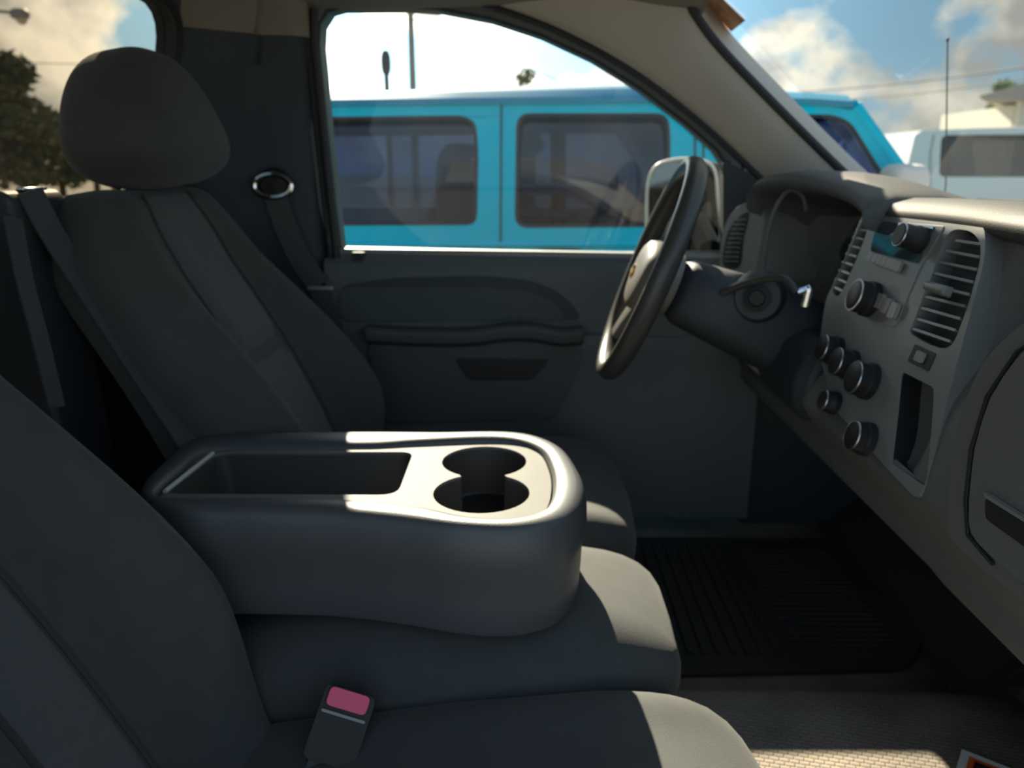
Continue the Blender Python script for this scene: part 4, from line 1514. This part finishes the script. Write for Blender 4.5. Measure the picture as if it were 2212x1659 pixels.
# dark mirror on the front door
mc_ = jp(1950, 400, -0.14)
obj('door_mirror', superell(mc_, (0.07, 0.09, 0.075), 0.55, 0.55, 14, 20), M['grey_bar'], jeep)
obj('mirror_stem', tube([mc_, jp(1935, 430, 0.01)], 0.02, 8), M['black'], jeep)
# door handle and reflection-free latch
h0 = jp(1165, 545, -0.02)
obj('door_handle', tube([h0, h0 + JD * 0.16], 0.014, 8), M['black'], jeep)

# ---- white pickup further ahead
WY = 6.6
wt = thing('white_pickup', 'white pickup cab with a grey side window beyond the windshield', 'truck', (5.0, WY + 0.9, GZ))


def wp(px, py, dy=0.0):
    return at_y(px, py, WY + dy)


ws_px = [(1958, 440), (1962, 352), (1976, 292), (1992, 282), (2110, 277), (2500, 270), (2560, 300), (2680, 420), (2680, 620), (1958, 620)]
ww_px = [(2034, 292), (2230, 290), (2230, 382), (2028, 382)]
hole_w = rounded([wp(*p) for p in ww_px], 0.06)
hole_w2 = rounded([wp(*p) for p in [(2260, 290), (2490, 288), (2590, 382), (2260, 382)]], 0.06)
obj('cab_side', plate([wp(*p) for p in ws_px], [hole_w, hole_w2], (0, 0.06, 0)), M['white_paint'], wt, bevel=0.03, seg=4)
for h_ in (hole_w, hole_w2):
    obj('cab_window', plate([p + V((0, 0.02, 0)) for p in h_], (), (0, 0.005, 0)), M['glass_dark'], wt, smooth=False)
a, c_ = wp(1976, 284), wp(2500, 272)
obj('cab_roof', loft([[V((x, WY + 0.03, z - 0.05)), V((x, WY + 0.06, z - 0.01)), V((x, WY + 0.25, z + 0.02)), V((x, WY + 1.4, z + 0.02)), V((x, WY + 1.75, z - 0.05))] for x, z in ((a.x + 0.02, a.z - 0.03), (a.x + 0.15, a.z), (c_.x, c_.z + 0.02), (c_.x + 0.2, c_.z - 0.03))]), M['white_paint'], wt)
a, c_ = wp(1960, 440), wp(2680, 620)
obj('cab_rear', box(((a.x + 0.03), WY + 0.9, (wp(1970, 300).z + c_.z) / 2), (0.06, 1.74, wp(1970, 300).z - c_.z)), M['white_paint'], wt)
obj('far_cab_side', plate([wp(*p) + V((0, 1.70, 0)) for p in ws_px], [[p + V((0, 1.7, 0)) for p in hole_w], [p + V((0, 1.7, 0)) for p in hole_w2]], (0, 0.05, 0)), M['white_paint'], wt)
for px in (2010, 2246):
    obj('cab_seam', tube([wp(px + 8, 290, -0.003), wp(px, 330, -0.003), wp(px - 2, 440, -0.003), wp(px - 2, 600, -0.003)], 0.008, 6), M['steel'], wt)
for xx in (a.x - 1.5, c_.x + 0.1):
    obj('wheel', lathe((xx, WY - 0.02, GZ + 0.38), (0, 1, 0), [(0.16, 0.02), (0.24, 0.0), (0.35, 0.01), (0.38, 0.05), (0.38, 0.2), (0.2, 0.24)], 28), M['tire'], wt)
obj('load_bed', box((a.x - 1.1, WY + 0.9, (wp(1960, 440).z + GZ + 0.45) / 2 + 0.1), (2.1, 1.74, wp(1960, 440).z - GZ - 0.45)), M['white_paint'], wt, bevel=0.04)
obj('cab_lower', box(((a.x + c_.x) / 2, WY + 0.9, (c_.z + GZ + 0.4) / 2 + 0.05), (c_.x - a.x, 1.74, max(0.1, c_.z - GZ - 0.4 + 0.15))), M['white_paint'], wt, bevel=0.03)

# a pale van behind, only its roof and a blue-grey window show
WY2 = 11.0
vn = thing('pale_van', 'pale van with a blue-grey window half hidden behind the white pickup', 'van', (6.2, WY2 + 1, GZ))
vs_px = [(1905, 440), (1908, 310), (1925, 292), (1962, 286), (2100, 286), (2110, 440)]
obj('van_side', plate(rounded([at_y(px, py, WY2) for px, py in vs_px], 0.12), (), (0, 1.8, 0)), M['white_paint'], vn, bevel=0.06)
obj('van_window', plate(rounded([at_y(px, py, WY2 - 0.01) for px, py in [(1920, 308), (1962, 304), (1966, 372), (1922, 372)]], 0.05), (), (0, 0.008, 0)), M['gloss_black'], vn)
p0, p1 = at_y(1905, 440, WY2), at_y(2110, 440, WY2)
obj('van_lower', box(((p0.x + p1.x) / 2, WY2 + 0.9, (p0.z + GZ + 0.3) / 2), (p1.x - p0.x, 1.8, p0.z - GZ - 0.3)), M['white_paint'], vn, bevel=0.05)
for px in (1935, 2080):
    a = at_y(px, 440, WY2)
    obj('wheel', lathe((a.x, WY2 - 0.02, GZ + 0.33), (0, 1, 0), [(0.15, 0.0), (0.31, 0.01), (0.33, 0.05), (0.33, 0.2), (0.15, 0.22)], 24), M['tire'], vn)

# whip antenna on the truck's own fender
an0, an1 = at_y(2043, 400, 0.86), at_y(2047, 86, 0.86)
an = thing('whip_antenna', "thin whip antenna standing on the truck's fender beyond the windshield", 'antenna', (an0.x, an0.y, 0.62))
obj('mast', tube([(an0.x, an0.y, 0.62), an0, an1], 0.0016, 8), M['wire'], an)
obj('mast_base', lathe((an0.x, an0.y, 0.60), (0, 0, 1), [(0, 0), (0.022, 0), (0.018, 0.02), (0.006, 0.04), (0, 0.04)]), M['black'], an)
obj('mast_tip', superell(an1, (0.003, 0.003, 0.005), 1, 1, 8, 10), M['black'], an)
# the truck's own fender and hood carry it
fe = struct(obj('trim_9', loft([[(x, 0.98, 0.10), (x, 0.97, 0.52), (x, 0.92, 0.60 - 0.02 * (x - 1)), (x, 0.70, 0.63 - 0.03 * (x - 1)), (x, 0.0, 0.66 - 0.03 * (x - 1)), (x, -0.70, 0.63 - 0.03 * (x - 1)), (x, -0.92, 0.60), (x, -0.97, 0.52), (x, -0.98, 0.10)] for x in (1.06, 1.4, 1.9, 2.2)]), M['white_paint'], sharp=50))

# ---- poles and wires
def pole(px, top, bot_z, y, r_, label_, name, mat_, cat):
    p = at_y(px, top, y)
    t_ = thing(name, label_, cat, (p.x, y, GZ))
    obj('shaft', tube([(p.x, y, bot_z), (p.x, y, (bot_z + p.z) / 2), p], [r_ * 1.15, r_ * 1.05, r_ * 0.9], 14), M[mat_], t_)
    return t_, p


t_, p = pole(884, -60, GZ, 26.0, 0.115, 'wooden utility pole rising above the turquoise car', 'utility_pole', 'wood', 'utility pole')
q = at_y(884, 50, 26.0)
obj('cross_arm', box((p.x, 26 - 0.15, q.z + 0.3), (2.0, 0.10, 0.12), R(20)), M['wood'], t_)
t_, p2 = pole(833, 118, GZ, 15.0, 0.055, 'short dark post standing left of the wooden utility pole', 'lamp_post', 'wire', 'post')
obj('post_cap', superell(p2 + V((0, 0, -0.15)), (0.10, 0.08, 0.24), 0.8, 0.8, 12, 18), M['wire'], t_)


def sag(a, b__, dip, m=16):
    return [V(a).lerp(V(b__), k / m) + V((0, 0, -dip * 4 * (k / m) * (1 - k / m))) for k in range(m + 1)]


wires = [((at_y(890, 40, 26.0)), at_y(1560, 285, 50.0), 0.4, 0.020, 'overhead wire running down to the right from the wooden utility pole'),
         (at_y(1500, 205, 40.0), at_y(2400, 118, 22.0), 0.3, 0.030, 'upper overhead wire crossing the windshield sky'),
         (at_y(1500, 212, 40.0), at_y(2400, 140, 22.0), 0.5, 0.020, 'lower overhead wire crossing the windshield sky'),
         (at_y(-250, 120, 20.0), at_y(600, 128, 30.0), 0.2, 0.012, 'thin overhead wire above the trees in the rear window')]
for a, c_, dip, r_, lab in wires:
    o = obj('power_line', tube(sag(a, c_, dip), r_, 6), M['wire'])
    tag(o, lab, 'wire')

# street lamp seen through the rear window
lp_ = at_y(40, 28, 14.0)
sl = thing('street_lamp', 'street lamp head on a thin arm in the corner of the rear window', 'street lamp', (lp_.x - 2.2, 14.0, GZ))
obj('lamp_pole', tube([(lp_.x - 2.2, 14, GZ), (lp_.x - 2.2, 14, lp_.z - 0.1)], 0.07, 12), M['steel'], sl)
obj('lamp_arm', tube(catmull([(lp_.x - 2.2, 14, lp_.z - 0.3), (lp_.x - 1.8, 14, lp_.z + 0.02), (lp_.x - 0.9, 14, lp_.z + 0.06), lp_], 5, False), 0.03, 8), M['steel'], sl)
obj('lamp_head', superell(lp_ + V((0.02, 0, -0.02)), (0.17, 0.11, 0.10), 0.8, 0.8, 12, 18), M['steel'], sl)
obj('lamp_lens', superell(lp_ + V((0.04, 0, -0.10)), (0.10, 0.08, 0.10), 1, 1, 12, 18), M['lens'], sl)

# ---- building corner at the right
BY = 15.0
bd = thing('low_building', 'low cream building with an overhanging roof at the right edge of the photo', 'building', (10.5, BY + 2, GZ))
e = [at_y(px, py, BY) for px, py in [(2114, 208), (2215, 178), (2600, 130), (2600, 200), (2216, 214), (2120, 214)]]
obj('roof_overhang', plate(e, (), (3.2, 5.0, 0.2)), M['roof'], bd)
wl = at_y(2184, 220, BY + 0.7)
obj('roof_post', box((wl.x + 0.12, BY + 0.5, (wl.z + GZ) / 2), (0.16, 0.16, wl.z - GZ)), M['plaster'], bd)
obj('building_wall', box((wl.x + 3.3, BY + 3.0, (wl.z + GZ) / 2), (5.5, 3.0, wl.z - GZ)), M['plaster'], bd)


# ---- trees
def tree(c_, h_, rad_, seed, mats, label_, n_=2600, leaf=0.22, group=None, trunk=True):
    rnd = random.Random(seed)
    t__ = thing('tree', label_, 'tree', (c_[0], c_[1], GZ), group)
    obj('trunk', tube([(c_[0], c_[1], GZ), (c_[0] + 0.1, c_[1], GZ + h_ * 0.4), (c_[0], c_[1], GZ + h_ * 0.8)], [rad_ * 0.09, rad_ * 0.07, rad_ * 0.03], 8), M['bark'], t__)
    blobs = []
    for k in range(16):
        a = rnd.uniform(0, 2 * math.pi)
        zz = rnd.uniform(0.28, 0.93)
        rr__ = rad_ * (0.75 if zz < 0.75 else 0.45) * rnd.uniform(0.2, 1)
        blobs.append((V((c_[0] + math.cos(a) * rr__, c_[1] + math.sin(a) * rr__, GZ + h_ * zz)), rad_ * rnd.uniform(0.22, 0.42)))
    vs, fs = [], []
    for k in range(n_):
        b__, br = rnd.choice(blobs)
        d_ = V((rnd.gauss(0, 1), rnd.gauss(0, 1), rnd.gauss(0, 1))).normalized() * br * rnd.uniform(0.6, 1.05)
        p = b__ + d_
        u = V((rnd.gauss(0, 1), rnd.gauss(0, 1), rnd.gauss(0, 1))).normalized()
        w_ = u.cross(V((rnd.gauss(0, 1), rnd.gauss(0, 1), rnd.gauss(0, 1)))).normalized()
        s_ = leaf * rnd.uniform(0.6, 1.3)
        i0 = len(vs)
        vs += [p - u * s_, p + w_ * s_ * 0.45, p + u * s_, p - w_ * s_ * 0.45]
        fs.append((i0, i0 + 1, i0 + 2, i0 + 3))
    obj('foliage', (vs, fs), M[mats], t__, smooth=False)
    return t__


def gp_(px, D):
    p = at_y(px, 380, D)
    return (p.x, D)


tree(gp_(52, 30), 5.5, 2.4, 3, 'leaf', 'tall dark tree at the left edge behind the headrest', 5200)
tree(gp_(-80, 32), 6.1, 2.8, 4, 'leaf', 'dark tree mostly outside the left edge of the photo', 3600)
tree(gp_(130, 46), 4.2, 2.4, 5, 'leaf2', 'lower green tree between the tall dark tree and the headrest', 3600)
tree(gp_(205, 38), 4.9, 1.9, 6, 'leaf', 'bushy dark tree peeking out just left of the headrest', 3600)
tree(gp_(2150, 32), 5.0, 1.5, 7, 'leaf2', 'small green tree beyond the white pickup at the right', 2600)
tree(gp_(2090, 41), 4.2, 1.6, 8, 'leaf2', 'low bush left of the small green tree at the right', 1800)
tree(gp_(1138, 60), 10.3, 1.6, 9, 'leaf', 'distant tree tip showing above the turquoise car roof', 1500)
